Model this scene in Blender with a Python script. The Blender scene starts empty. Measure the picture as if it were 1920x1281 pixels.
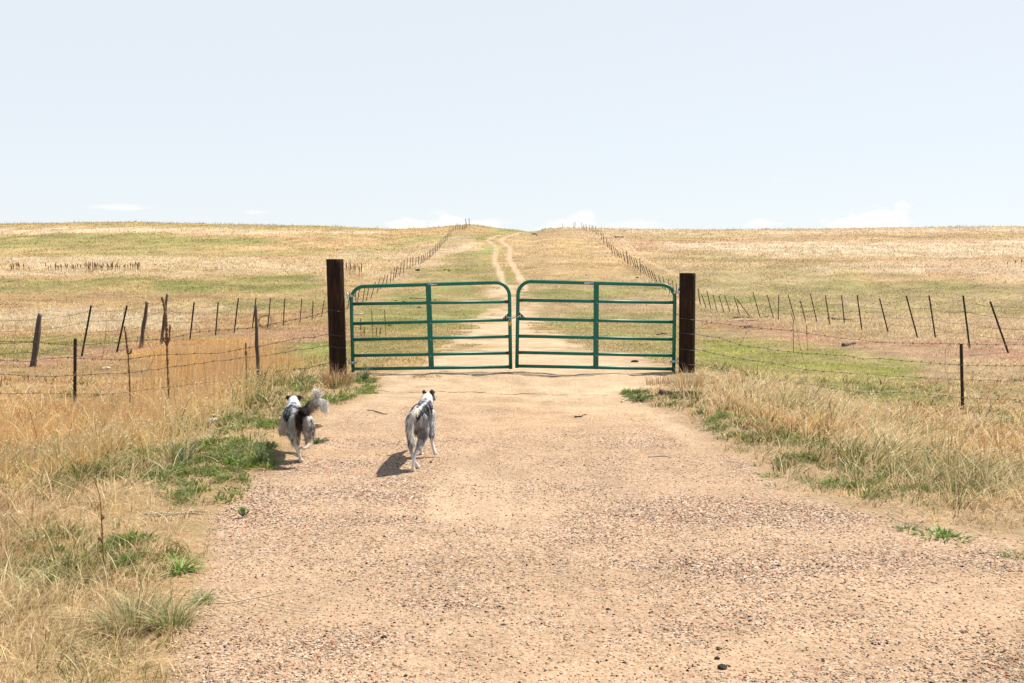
import bpy, bmesh, math, random
import numpy as np
from mathutils import Vector, Matrix
R = math.radians
random.seed(7); rng = np.random.default_rng(11)
sc = bpy.context.scene
col = sc.collection

# ---------------------------------------------------------------- camera, sky, sun, exposure
FPX = 1867.0; PITCH = math.atan(148.5 / FPX); EYE = 1.6
cam = bpy.data.objects.new('camera', bpy.data.cameras.new('camera'))
cam.data.lens = 35.0; cam.data.sensor_width = 36.0; cam.data.clip_end = 6000; cam.data.clip_start = 0.05
cam.location = (0, 0, EYE); cam.rotation_euler = (math.pi / 2 - PITCH, 0, 0)
col.objects.link(cam); sc.camera = cam

SUN_EL = R(57); SUN_AZ = R(33)            # azimuth measured from +X towards +Y (in front, to the right)
sdir = Vector((math.cos(SUN_EL) * math.cos(SUN_AZ), math.cos(SUN_EL) * math.sin(SUN_AZ), math.sin(SUN_EL)))
sun = bpy.data.objects.new('sun', bpy.data.lights.new('sun', 'SUN'))
sun.data.energy = 5.0; sun.data.angle = R(0.5); sun.data.color = (1.0, 0.95, 0.87)
sun.rotation_euler = sdir.to_track_quat('Z', 'Y').to_euler(); col.objects.link(sun)

world = bpy.data.worlds.new('World'); sc.world = world; world.use_nodes = True
def build_world():
    nt = world.node_tree; N = nt.nodes; L = nt.links; N.clear()
    out = N.new('ShaderNodeOutputWorld'); bg = N.new('ShaderNodeBackground')
    sky = N.new('ShaderNodeTexSky'); sky.sky_type = 'NISHITA'; sky.sun_disc = False
    sky.sun_elevation = SUN_EL; sky.sun_rotation = math.pi / 2 - SUN_AZ
    sky.air_density = 1.0; sky.dust_density = 1.2; sky.ozone_density = 1.6; sky.altitude = 1500
    tc = N.new('ShaderNodeTexCoord'); sep = N.new('ShaderNodeSeparateXYZ'); L.new(tc.outputs['Generated'], sep.inputs[0])
    def m(op, a, b=None, c=None, clamp=False):
        n = N.new('ShaderNodeMath'); n.operation = op; n.use_clamp = clamp
        for i, v in enumerate((a, b, c)):
            if v is None: continue
            if isinstance(v, (int, float)): n.inputs[i].default_value = v
            else: L.new(v, n.inputs[i])
        return n.outputs[0]
    az = m('ARCTAN2', sep.outputs[0], sep.outputs[1]); el = m('ARCSINE', sep.outputs[2])
    noi = N.new('ShaderNodeTexNoise'); noi.inputs['Scale'].default_value = 38; noi.inputs['Detail'].default_value = 7
    mp = N.new('ShaderNodeMapping'); mp.inputs['Scale'].default_value = (1, 1, 2.2)
    L.new(tc.outputs['Generated'], mp.inputs[0]); L.new(mp.outputs[0], noi.inputs['Vector'])
    wob = m('SUBTRACT', noi.outputs['Fac'], 0.5)
    total = None
    # (azimuth, elevation, half width, half height, opacity) of the low cumulus heads on the horizon, radians
    for (a, e, w, h, k) in [(-.376, .0505, .026, .003, .45), (-.251, .0480, .010, .002, .4), (-.100, .036, .020, .0100, .95),
                            (-.064, .036, .028, .0115, .95), (-.03, .036, .026, .008, .5), (.060, .036, .030, .0105, .7), (.075, .046, .010, .006, .6),
                            (.110, .036, .030, .007, .35),
                            (.247, .037, .018, .005, .7), (.322, .035, .018, .012, 1.0), (.350, .038, .022, .016, 1.0), (.368, .038, .015, .015, 1.0),
                            (.265, .079, .010, .002, .12), (.6, .04, .05, .012, .8), (-.7, .04, .06, .01, .8)]:
        dx = m('DIVIDE', m('SUBTRACT', az, a), w); dy = m('DIVIDE', m('SUBTRACT', el, e), h)
        d = m('SQRT', m('ADD', m('MULTIPLY', dx, dx), m('MULTIPLY', dy, dy)))
        v = m('SUBTRACT', m('MULTIPLY_ADD', wob, 2.6, 1.15), d)
        v = m('MULTIPLY', m('MULTIPLY', v, 1.7, clamp=True), k)
        total = v if total is None else m('MAXIMUM', total, v)
    veil = N.new('ShaderNodeMix'); veil.data_type = 'RGBA'; vf = N.new('ShaderNodeMapRange'); vf.interpolation_type = 'SMOOTHSTEP'; L.new(el, vf.inputs[0]); vf.inputs[1].default_value = .22; vf.inputs[2].default_value = .85; vf.inputs[3].default_value = .86; vf.inputs[4].default_value = .12; L.new(vf.outputs[0], veil.inputs[0])    # thin haze, clearing towards the zenith
    L.new(sky.outputs[0], veil.inputs[6]); veil.inputs[7].default_value = (5.15, 5.42, 5.62, 1)
    mix = N.new('ShaderNodeMix'); mix.data_type = 'RGBA'
    L.new(total, mix.inputs[0]); L.new(veil.outputs[2], mix.inputs[6]); mix.inputs[7].default_value = (6.6, 6.35, 6.1, 1)
    L.new(mix.outputs[2], bg.inputs[0]); bg.inputs[1].default_value = 0.115; L.new(bg.outputs[0], out.inputs[0])
build_world()
vs = sc.view_settings; vs.view_transform = 'Standard'; vs.look = 'None'; vs.gamma = 1; vs.exposure = 0.55
try: sc.cycles.max_bounces = 6; sc.cycles.transparent_max_bounces = 8
except Exception: pass

# ---------------------------------------------------------------- numeric helpers
def ss(a, b, x):
    t = np.clip((np.asarray(x, float) - a) / (b - a), 0, 1); return t * t * (3 - 2 * t)
def _h(ix, iy, s):
    n = (ix.astype(np.int64) * 374761393 + iy.astype(np.int64) * 668265263 + s * 1442695041) & 0x7fffffff
    n = ((n ^ (n >> 13)) * 1274126177) & 0x7fffffff
    return ((n ^ (n >> 16)) & 0xffff) / 65535.0
def vnoise(x, y, s=0):
    x = np.asarray(x, float); y = np.asarray(y, float)
    ix = np.floor(x); iy = np.floor(y); fx = x - ix; fy = y - iy
    fx = fx * fx * (3 - 2 * fx); fy = fy * fy * (3 - 2 * fy)
    a = _h(ix, iy, s); b = _h(ix + 1, iy, s); c = _h(ix, iy + 1, s); d = _h(ix + 1, iy + 1, s)
    return (a * (1 - fx) + b * fx) * (1 - fy) + (c * (1 - fx) + d * fx) * fy
def fbm(x, y, s=0, o=4):
    t = 0; a = .5; w = 0
    for i in range(o):
        t = t + a * vnoise(np.asarray(x) * 2 ** i + 17.3 * i, np.asarray(y) * 2 ** i - 9.1 * i, s + i); w += a; a *= .5
    return t / w
def vnoise3(p, sc_, s=0):
    x, y, z = p[:, 0] * sc_, p[:, 1] * sc_, p[:, 2] * sc_
    return (vnoise(x + z * .7, y - z * .5, s) + vnoise(y + 31 + x * .3, z, s + 5) + vnoise(z - x * .4, x + 11, s + 9)) / 3

# ---------------------------------------------------------------- the lie of the land (metres; road runs along +Y)
PY = np.array([-60, 0, 14, 18, 23, 33, 41, 55, 62, 70, 80, 95, 110, 137, 158, 190, 235, 262, 330, 600, 1500, 4000.])
PZ = np.array([0.3, 0, 0, -.1, -.48, -.97, -1.2, -1.85, -2.1, -2.0, -1.3, 0, 1.1, 2.9, 4.75, 7.0, 9.0, 8.6, 5.5, -3, -10, -12.])
_fy = np.concatenate([np.arange(-60, 400, 1.0), np.arange(400, 4001, 20.)])
_fz = np.interp(_fy, PY, PZ)
_k = np.hanning(9); _k /= _k.sum(); _s = np.convolve(np.pad(_fz, 4, mode='edge'), _k, 'valid')
_w = ss(14.5, 19, _fy) * (1 - ss(380, 400, _fy)); _fz = _fz * (1 - _w) + _s * _w
CX = np.array([-960, -860, -710, -560, -360, -230, -160, -110, -85, -60, -30, 0, 15, 27, 43, 57, 80, 130, 170, 340, 540, 740, 960]) / FPX
CV = np.array([421, 419, 417, 421, 424, 430, 428, 424, 420.5, 422.5, 427.5, 430, 431.5, 434.5, 434.5, 430.5, 428.5, 428, 429, 431, 430, 427, 425.])
CZ = EYE + np.tan(np.arctan((640.5 - CV) / FPX) - PITCH) * 235
def Z(X, Y):
    X = np.asarray(X, float); Y = np.asarray(Y, float)
    z = np.interp(Y, _fy, _fz)
    crest = np.interp(X / np.maximum(Y, 60), CX, CZ)
    z = z + (crest - 9.0) * ss(120, 220, Y) * (1 - ss(300, 500, Y))
    a = np.abs(X)
    side = ss(2.5, 5.4, a) * (-.52) * ss(5.0, 9.5, Y) * (1 - ss(17, 30, Y))
    side += ss(1.6, 3.4, a) * (-.10) * ss(1, 4, Y) * (1 - ss(6, 9, Y)) * (X < 0)
    z = z + side
    # shallow tyre dips, bumps
    z = z + (fbm(X * .55, Y * .35, 3) - .5) * .10 * ss(1.5, 4, a) * ss(3, 7, Y) * (1 + .03 * np.minimum(Y, 90))
    rough = (fbm(X * 2.4, Y * 2.4, 9, 3) - .5) * .035
    z = z + rough * ss(9, 14, Y + np.maximum(0, a - 1.6) * 6) * (1 - ss(60, 120, Y) * .3)
    z = z + (fbm(X * .8 + 4, Y * 1.5, 21, 3) - .5) * .045 * (1 - ss(30, 50, Y))
    z = z + (fbm(X * 2.2, Y * 4.5, 23, 4) - .5) * .075 * ss(9, 10.5, Y) * (1 - ss(14.5, 17, Y)) * (1 - ss(2.2, 3, a))
    z = z + (fbm(X * 3.5, Y * .8, 25, 3) - .5) * .022 * ss(3, 4, Y) * (1 - ss(14, 18, Y)) * (1 - ss(2.2, 3, a))
    z = z + .07 * np.exp(-((X + .1) / .35) ** 2 - ((Y - 13.55) / .22) ** 2) + .05 * np.exp(-((X + 1.05) / .4) ** 2 - ((Y - 14.1) / .18) ** 2)
    # drop lip where the pasture bank meets the track
    z = z + .9 * ss(1.2, 4.0, X) * ss(85, 105, Y) * (1 - ss(130, 160, Y)) * .35
    return z
def ray(px, py):
    x = (px - 960) / FPX; v = (640.5 - py) / FPX
    c, s = math.cos(PITCH), math.sin(PITCH)
    d = np.array([x, c + v * s, v * c - s]); return d / d[1]
_ts = np.concatenate([np.arange(2.5, 30, .02), np.arange(30, 300, .1)])
def G(px, py):
    """point where the line of sight through a photo pixel meets the ground"""
    d = ray(px, py); X = d[0] * _ts; Y = _ts; hz = EYE + d[2] * _ts - Z(X, Y)
    i = np.argmax(hz < 0) if (hz < 0).any() else int(np.argmin(np.where(_ts < 240, np.where(_ts > 60, hz, 99), 99)))
    t = _ts[i]; return np.array([d[0] * t, t, float(Z(d[0] * t, t))])
def AT(px, py, Y):
    d = ray(px, py); return np.array([d[0] * Y, Y, EYE + d[2] * Y])

# ---------------------------------------------------------------- what grows where: soft patches with their own colour
def sdf(P, X, Y):
    P = np.asarray(P); n = len(P); d = np.full(X.shape, 1e9); ins = np.zeros(X.shape, bool)
    for i in range(n):
        ax, ay = P[i]; bx, by = P[(i + 1) % n]; ex, ey = bx - ax, by - ay
        t = np.clip(((X - ax) * ex + (Y - ay) * ey) / (ex * ex + ey * ey + 1e-9), 0, 1)
        d = np.minimum(d, (X - ax - t * ex) ** 2 + (Y - ay - t * ey) ** 2)
        if abs(ey) > 1e-9:
            c = ((ay > Y) != (by > Y)) & (X < (bx - ax) * (Y - ay) / ey + ax); ins ^= c
    d = np.sqrt(d); return np.where(ins, d, -d)
def line_d(P, X, Y):
    d = np.full(X.shape, 1e9)
    for (ax, ay), (bx, by) in zip(P[:-1], P[1:]):
        ex, ey = bx - ax, by - ay
        t = np.clip(((X - ax) * ex + (Y - ay) * ey) / (ex * ex + ey * ey + 1e-9), 0, 1)
        d = np.minimum(d, (X - ax - t * ex) ** 2 + (Y - ay - t * ey) ** 2)
    return np.sqrt(d)
def poly(pts): return [tuple(G(x, y)[:2]) for x, y in pts]

DIRT = poly([(345, 1279), (330, 1180), (400, 1050), (395, 980), (470, 915), (520, 880), (560, 850), (585, 800), (600, 775), (690, 748), (700, 716), (720, 700),
             (790, 688), (830, 655), (865, 622), (890, 600), (915, 585), (928, 560), (929, 535), (975, 532), (990, 560), (1010, 590), (1040, 620), (1100, 650), (1180, 662), (1240, 690), (1262, 706),
             (1235, 728), (1165, 738), (1200, 762), (1275, 790), (1340, 835), (1425, 880), (1475, 920), (1560, 945), (1680, 975), (1800, 1000), (1919, 1015), (1919, 1279)])
DIRT = [(-1.1, 0.5)] + DIRT + [(2.6, 2.0), (3.0, -3), (-1.6, -3)]
_far = [p for p in DIRT]
RUTL = poly([(946, 545), (941, 523), (937, 509), (931, 498), (928, 489), (929, 481), (931, 470), (931, 463), (922, 457), (915, 451), (920, 446), (935, 441.5), (965, 440), (985, 437)])
RUTR = poly([(985, 545), (976, 523), (969, 510), (959, 495), (954, 487), (955, 473), (957, 467), (950, 460), (938, 452), (943, 446.5), (955, 442), (970, 441)])
RUT3 = poly([(1165, 447), (1190, 470), (1222, 495), (1262, 512), (1290, 522)]); RUT4 = poly([(1155, 455), (1175, 467), (1196, 484), (1240, 505), (1275, 518)])
STRAW = np.array([.60, .44, .225]); PALE = np.array([.66, .55, .36]); ROSY = np.array([.62, .49, .33]); BARE = np.array([.50, .34, .20])
GREEN = np.array([.30, .30, .105]); VIVID = np.array([.33, .36, .12]); OLIVE = np.array([.34, .335, .125]); BROWN = np.array([.40, .27, .14]); GOLD = np.array([.60, .37, .12])
SOIL = np.array([.56, .40, .25]); DUST = np.array([.70, .54, .38])
PATCH = [  # polygon as seen, colour, strength, softness (m)
    ([(0, 600), (640, 575), (640, 690), (0, 720)], BROWN, .35, 3), ([(0, 640), (250, 650), (480, 628), (620, 612), (620, 640), (380, 665), (0, 715)], BARE, .8, 1.2),
    ([(0, 421), (1, 426), (400, 430), (620, 431), (600, 424)], OLIVE, .45, 12), ([(0, 431), (600, 433), (720, 436), (600, 441), (0, 437)], PALE, .7, 6),
    ([(0, 441), (200, 438), (470, 445), (560, 452), (420, 462), (0, 463)], GREEN, .62, 5), ([(230, 466), (560, 466), (560, 478), (230, 478)], OLIVE, .5, 4),
    ([(0, 480), (560, 485), (640, 492), (600, 512), (0, 515)], PALE, .5, 3), ([(0, 520), (300, 521), (620, 517), (650, 530), (500, 546), (0, 548)], GREEN, .72, 2.5),
    ([(0, 553), (350, 558), (600, 556), (600, 562), (0, 572)], BROWN, .3, 2), ([(0, 578), (400, 578), (300, 620), (0, 628)], PALE, .5, 2),
    ([(380, 563), (640, 555), (600, 580), (400, 590)], OLIVE, .5, 2), ([(0, 632), (260, 632), (250, 648), (80, 665), (0, 690)], GREEN, .6, .8),
    ([(640, 470), (800, 440), (860, 440), (700, 490)], OLIVE, .5, 6), ([(620, 470), (760, 470), (700, 520), (620, 520)], PALE, .4, 4),
    ([(700, 545), (900, 540), (900, 600), (760, 620), (680, 600)], OLIVE, .75, 2), ([(840, 480), (925, 470), (935, 530), (800, 530)], GREEN, .55, 4),
    ([(893, 462), (925, 457), (930, 475), (905, 480)], VIVID, .9, 2), ([(900, 446), (960, 440), (975, 444), (905, 452)], GREEN, .7, 3), ([(965, 432), (1010, 434), (1000, 440), (960, 440)], VIVID, .6, 5),
    ([(780, 465), (890, 440), (900, 450), (830, 490), (740, 515)], ROSY, .5, 4), ([(1040, 460), (1090, 455), (1110, 480), (1060, 490)], GREEN, .45, 4),
    ([(985, 450), (1080, 450), (1050, 530), (1000, 520)], STRAW, .6, 5), ([(1090, 450), (1180, 470), (1260, 530), (1100, 530)], STRAW, .45, 5), ([(1000, 535), (1260, 540), (1240, 560), (1000, 570)], OLIVE, .75, 2), ([(1050, 575), (1270, 585), (1260, 600), (1080, 600)], OLIVE, .6, 1.5),
    ([(1000, 560), (1230, 565), (1230, 572), (1010, 574)], BARE, .5, 1), ([(960, 500), (975, 500), (985, 530), (955, 530)], GREEN, .55, .8),
    ([(1250, 600), (1270, 690), (1160, 640), (1140, 615)], OLIVE, .6, .8), ([(650, 600), (790, 600), (800, 650), (690, 685), (620, 690)], GREEN, .5, .8),
    ([(520, 655), (620, 640), (620, 690), (520, 695)], VIVID, .75, .5), ([(1305, 635), (1420, 640), (1560, 655), (1700, 685), (1740, 710), (1560, 716), (1420, 718), (1305, 708)], VIVID * np.array([1.08, .98, .95]), .85, .8),
    ([(1560, 716), (1760, 728), (1800, 760), (1600, 750)], VIVID, .85, .4), ([(1305, 700), (1560, 712), (1919, 730), (1919, 775), (1600, 765), (1305, 725)], GREEN, .45, .6), ([(905, 560), (925, 535), (935, 560), (900, 600), (850, 620)], VIVID, .55, 1.2), ([(1000, 590), (1080, 600), (1160, 640), (1060, 615)], VIVID, .5, 1.0), ([(985, 535), (1080, 545), (1060, 560), (1000, 556)], GREEN, .5, 2), ([(1305, 560), (1700, 600), (1919, 620), (1919, 645), (1700, 625), (1305, 600)], OLIVE, .15, 2),
    ([(1320, 600), (1420, 600), (1640, 640), (1919, 650), (1919, 690), (1700, 670), (1500, 640), (1320, 612)], BARE, .9, 1), ([(1305, 555), (1480, 560), (1600, 575), (1310, 580)], OLIVE, .7, 2.5),
    ([(1480, 575), (1919, 590), (1919, 600), (1480, 584)], GREEN, .4, 2), ([(1500, 500), (1919, 495), (1919, 512), (1500, 516)], PALE, .4, 2), ([(1600, 520), (1870, 520), (1870, 528), (1600, 528)], np.array([.62, .42, .22]), .35, 2),
    ([(1550, 508), (1600, 509), (1600, 514), (1550, 514)], np.array([.6, .46, .16]), .6, 1.5), ([(1500, 440), (1919, 445), (1919, 452), (1500, 447)], BROWN, .45, 7), ([(1210, 447), (1480, 448), (1480, 452), (1210, 453)], BROWN, .5, 7),
    ([(1230, 455), (1919, 458), (1919, 482), (1400, 478)], PALE, .6, 5), ([(1200, 433), (1919, 430), (1919, 437), (1200, 439)], PALE, .45, 12), ([(1300, 485), (1919, 487), (1919, 491), (1300, 489)], BROWN, .45, 3),
    ([(1150, 436), (1240, 450), (1300, 490), (1240, 480)], BROWN, .35, 5), ([(1310, 525), (1919, 533), (1919, 560), (1310, 545)], OLIVE, .45, 3),
    ([(300, 645), (480, 630), (510, 690), (470, 735), (330, 790), (290, 760)], GOLD, .6, .5), ([(0, 760), (330, 790), (250, 850), (0, 880)], GOLD, .5, .5),
]
PATCH = [(poly([(-500 if x == 0 else 2400 if x == 1919 else x, y) for x, y in p]), c, k, s) for p, c, k, s in PATCH]
def gy(Y, ref, lo, hi):
    """integral of dY / clip(Y/ref, lo, hi): noise cells that grow with distance without stretching"""
    Y = np.maximum(Y, -100.); m = np.clip(Y, lo * ref, hi * ref)
    return np.minimum(Y, lo * ref) / lo + ref * np.log(m / (lo * ref)) + np.maximum(Y - hi * ref, 0) / hi
def wobble(X, Y, amp=1.0):
    s = np.clip(Y / 14., .35, 9); g = gy(Y, 14., .35, 9)
    return X + (fbm(X / s * 1.3, g, 31) - .5) * 1.6 * s * amp, Y + (fbm(X / s * 1.3 + 40, g, 37) - .5) * 1.6 * s * amp
def dirt_mask(X, Y):
    wx, wy = wobble(X, Y, .28)
    d = sdf(DIRT, wx, wy); m = ss(-.16, .16, d / np.clip(Y / 9, .6, 6))
    far = Y > 60; m = m * (1 - .75 * ss(16, 26, Y) * ss(.50, .62, fbm(X * .9, Y * .5, 181, 4)) * ss(3.2, .2, d / 1.0))
    ru = np.zeros_like(m)
    if far.any():
        for P, hw, k in ((RUTL, .27, 1), (RUTR, .30, 1), (RUT3, .20, .45), (RUT4, .17, .4)):
            ru = np.maximum(ru, k * (1 - ss(hw * .7, hw * 1.45, line_d(P, X, Y))))
    return np.where(far, np.maximum(m * (Y < 90), ru), m)
def cover(X, Y):
    """colour of the vegetation / soil between, dirt mask"""
    X = np.asarray(X, float); Y = np.asarray(Y, float)
    c = np.zeros(X.shape + (3,)); n1 = fbm(X * .035, Y * .07, 41)[..., None]; n0 = fbm(X * .45 / np.clip(Y / 40, .4, 3), gy(Y, 40, .4, 3) * .5, 43, 4)[..., None]
    left = (X < 0)[..., None]
    c[:] = STRAW * .9; c = np.where(left, c, c * .55 + ROSY * .43)
    c = c * (1 - .5 * ss(.5, .72, n1)) + OLIVE * .5 * ss(.5, .72, n1)
    # the road reserve between the pasture fences is greener and browner
    res = ((1 - ss(9, 13, np.abs(X))) * ss(17, 22, Y))[..., None]
    mixr = OLIVE * .45 + BROWN * .55
    c = c * (1 - .55 * res) + mixr * .55 * res
    wx, wy = wobble(X, Y)
    for P, pc, k, s in PATCH:
        a = ss(-s, s * .6, sdf(P, wx, wy))[..., None] * k * (.55 + .9 * ss(.3, .6, n0)); c = c * (1 - a) + pc * a
    f = np.clip(Y / 40, .6, 3)
    g6 = gy(Y, 40, .6, 3); n2 = fbm(X * 1.0 / f, g6 * 1.2, 51, 5)[..., None]; c = c * (.62 + .76 * n2)
    n3 = fbm(X * 2.2 / f, g6 * 2.6, 57, 3)[..., None]
    g = ss(.56, .72, n3) * .4; c = c * (1 - g) + OLIVE * .9 * g
    dm = dirt_mask(X, Y)
    tone = np.where((X > 0)[..., None], np.array([.98, .90, .97]), np.array([.97, .895, .94])); return np.minimum(c * tone, .8), dm

# ---------------------------------------------------------------- materials
def mat(name, base=(.5, .5, .5), rough=.7, metal=0.0, attr=None, spec=.3):
    m = bpy.data.materials.new(name); m.use_nodes = True; b = m.node_tree.nodes['Principled BSDF']
    b.inputs['Base Color'].default_value = (*base, 1); b.inputs['Roughness'].default_value = rough
    b.inputs['Metallic'].default_value = metal; b.inputs['Specular IOR Level'].default_value = spec
    if attr:
        a = m.node_tree.nodes.new('ShaderNodeAttribute'); a.attribute_name = attr
        m.node_tree.links.new(a.outputs['Color'], b.inputs['Base Color'])
    return m
def noisy(name, c1, c2, scale=20, rough=.7, metal=0.0, bump=.3, stretch=(1, 1, 1), c3=None, spec=.3, dist=.01):
    m = mat(name, c1, rough, metal, spec=spec); nt = m.node_tree; N = nt.nodes; L = nt.links; b = N['Principled BSDF']
    tc = N.new('ShaderNodeTexCoord'); mp = N.new('ShaderNodeMapping'); mp.inputs['Scale'].default_value = stretch
    L.new(tc.outputs['Object'], mp.inputs[0]); n = N.new('ShaderNodeTexNoise'); n.inputs['Scale'].default_value = scale; n.inputs['Detail'].default_value = 6
    n.inputs['Roughness'].default_value = .65
    L.new(mp.outputs[0], n.inputs['Vector']); r = N.new('ShaderNodeValToRGB'); L.new(n.outputs['Fac'], r.inputs[0])
    r.color_ramp.elements[0].position = .35; r.color_ramp.elements[0].color = (*c1, 1)
    r.color_ramp.elements[1].position = .62; r.color_ramp.elements[1].color = (*c2, 1)
    if c3: e = r.color_ramp.elements.new(.72); e.color = (*c3, 1)
    L.new(r.outputs[0], b.inputs['Base Color'])
    bp = N.new('ShaderNodeBump'); bp.inputs['Strength'].default_value = bump; bp.inputs['Distance'].default_value = dist
    L.new(n.outputs['Fac'], bp.inputs['Height']); L.new(bp.outputs[0], b.inputs['Normal']); return m
def leafy(name, trans=.35, rough=.6):
    m = bpy.data.materials.new(name); m.use_nodes = True; nt = m.node_tree; N = nt.nodes; L = nt.links
    b = N['Principled BSDF']; b.inputs['Roughness'].default_value = rough; b.inputs['Specular IOR Level'].default_value = .25
    a = N.new('ShaderNodeAttribute'); a.attribute_name = 'Col'; L.new(a.outputs['Color'], b.inputs['Base Color'])
    t = N.new('ShaderNodeBsdfTranslucent'); L.new(a.outputs['Color'], t.inputs[0])
    mx = N.new('ShaderNodeMixShader'); mx.inputs[0].default_value = trans
    L.new(b.outputs[0], mx.inputs[1]); L.new(t.outputs[0], mx.inputs[2]); L.new(mx.outputs[0], N['Material Output'].inputs[0]); return m
M = dict(
    paint=noisy('green_gate_paint', (.002, .112, .070), (.004, .150, .098), 9, .42, 0, .04, c3=(.012, .10, .06), spec=.4),
    rust=noisy('rusty_steel', (.045, .022, .014), (.12, .05, .025), 60, .8, .2),
    galv=noisy('galvanised_steel', (.42, .43, .44), (.62, .62, .62), 50, .35, .85, .1),
    creosote=noisy('creosoted_timber', (.012, .007, .005), (.040, .019, .010), 9, .8, 0, .9, (3.5, 3.5, .30), c3=(.13, .052, .020), spec=.15, dist=.012),
    tpost=noisy('steel_post_paint', (.022, .018, .016), (.045, .032, .024), 30, .6, .3, .2, c3=(.10, .05, .03)),
    wood=noisy('weathered_wood', (.05, .036, .030), (.13, .10, .08), 9, .85, 0, .9, (5, 5, .5), dist=.01),
    paleWood=noisy('bleached_wood', (.30, .24, .18), (.5, .42, .33), 14, .85, 0, .6, (1, 6, 6), dist=.006),
    wire=noisy('barbed_wire_steel', (.06, .05, .045), (.16, .14, .12), 40, .6, .5, .1),
    stalk=noisy('dead_stalk', (.10, .05, .018), (.24, .13, .05), 90, .9, 0, .9, dist=.006),
    brass=noisy('brass_padlock', (.55, .33, .04), (.68, .45, .06), 30, .35, .6, .05),
    dark=mat('dark_hole', (.02, .02, .02), .6), sticker=mat('sticker_blue', (.05, .09, .38), .5), stickerw=mat('sticker_white', (.75, .75, .78), .5),
    clod=noisy('dark_clod', (.018, .014, .011), (.06, .045, .035), 40, .9, 0, 1, dist=.01), bone=noisy('bleached_bone', (.45, .39, .30), (.60, .54, .45), 20, .6, 0, .3),
    rope=noisy('pale_twine', (.42, .34, .22), (.58, .48, .34), 60, .8, 0, .5),
    grass=leafy('grass_blades', .38), leaf=leafy('weed_leaves', .3, .5), fur=leafy('dog_fur', .12, .75), hide=mat('dog_coat', attr='Col', rough=.8, spec=.2),
    eye=mat('dog_eye', (.02, .012, .008), .15, spec=.6), nose=mat('dog_nose', (.015, .013, .013), .4), pebble=mat('pebble_stone', attr='Col', rough=.75),
)
def ground_mat():
    m = bpy.data.materials.new('ground_soil'); m.use_nodes = True; nt = m.node_tree; N = nt.nodes; L = nt.links; b = N['Principled BSDF']
    b.inputs['Roughness'].default_value = .95; b.inputs['Specular IOR Level'].default_value = .1
    at = N.new('ShaderNodeAttribute'); at.attribute_name = 'Col'; dm = N.new('ShaderNodeAttribute'); dm.attribute_name = 'Dirt'; gm = N.new('ShaderNodeAttribute'); gm.attribute_name = 'Gravel'
    tc = N.new('ShaderNodeTexCoord')
    def noise(s, d=5, r=.6):
        n = N.new('ShaderNodeTexNoise'); n.inputs['Scale'].default_value = s; n.inputs['Detail'].default_value = d; n.inputs['Roughness'].default_value = r
        L.new(tc.outputs['Object'], n.inputs['Vector']); return n
    def ramp(f, els):
        r = N.new('ShaderNodeValToRGB'); L.new(f, r.inputs[0]); e = r.color_ramp.elements
        e[0].position, e[0].color = els[0][0], (*els[0][1], 1); e[1].position, e[1].color = els[-1][0], (*els[-1][1], 1)
        for p, c in els[1:-1]: x = e.new(p); x.color = (*c, 1)
        return r
    def mix(f, a, c, t='MIX'):
        n = N.new('ShaderNodeMix'); n.data_type = 'RGBA'; n.blend_type = t
        for i, v in ((0, f), (6, a), (7, c)):
            if isinstance(v, (int, float)): n.inputs[i].default_value = v
            elif isinstance(v, tuple): n.inputs[i].default_value = (*v, 1)
            else: L.new(v, n.inputs[i])
        return n.outputs[2]
    def mth(op, a, c):
        n = N.new('ShaderNodeMath'); n.operation = op; n.use_clamp = True
        for i, v in enumerate((a, c)):
            if isinstance(v, (int, float)): n.inputs[i].default_value = v
            else: L.new(v, n.inputs[i])
        return n.outputs[0]
    n1 = noise(2.2, 8, .7); n2 = noise(45, 4, .7)
    c = mix(1.0, at.outputs['Color'], ramp(n1.outputs['Fac'], [(.3, (.74, .73, .71)), (.7, (1.2, 1.2, 1.18))]).outputs[0], 'MULTIPLY')
    c = mix(1.0, c, ramp(n2.outputs['Fac'], [(.3, (.70, .67, .64)), (.68, (1.18, 1.18, 1.18))]).outputs[0], 'MULTIPLY')
    # grit: every cell a stone of its own colour
    v1 = N.new('ShaderNodeTexVoronoi'); v1.inputs['Scale'].default_value = 95; L.new(tc.outputs['Object'], v1.inputs['Vector'])
    sp = N.new('ShaderNodeSeparateColor'); L.new(v1.outputs['Color'], sp.inputs[0])
    stone = ramp(sp.outputs[0], [(0, (.02, .016, .014)), (.09, (.07, .04, .025)), (.16, (.28, .19, .12)), (.42, (.46, .33, .24)), (.62, (.58, .43, .32)), (.74, (.50, .21, .12)), (.80, (.55, .40, .29)), (.93, (.75, .66, .56)), (1, (.24, .18, .15))])
    stone.color_ramp.interpolation = 'CONSTANT'
    edge = ramp(v1.outputs['Distance'], [(.25, (1, 1, 1)), (.75, (.72, .67, .60))])
    stones = mix(1.0, stone.outputs[0], edge.outputs[0], 'MULTIPLY')
    gsel = mth('MULTIPLY', gm.outputs['Fac'], mth('GREATER_THAN', sp.outputs[1], .28))
    c = mix(gsel, c, stones)
    v2 = N.new('ShaderNodeTexVoronoi'); v2.inputs['Scale'].default_value = 48; L.new(tc.outputs['Object'], v2.inputs['Vector'])
    s2 = N.new('ShaderNodeSeparateColor'); L.new(v2.outputs['Color'], s2.inputs[0])
    spk = mth('MULTIPLY', mth('MULTIPLY', mth('LESS_THAN', v2.outputs['Distance'], .30), mth('GREATER_THAN', s2.outputs[0], .80)), mth('MULTIPLY', dm.outputs['Fac'], .75))
    c = mix(spk, c, (.07, .045, .03))
    L.new(c, b.inputs['Base Color'])
    bp = N.new('ShaderNodeBump'); bp.inputs['Strength'].default_value = .55; bp.inputs['Distance'].default_value = .006; L.new(v1.outputs['Distance'], bp.inputs['Height']); bp.invert = True
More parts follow.
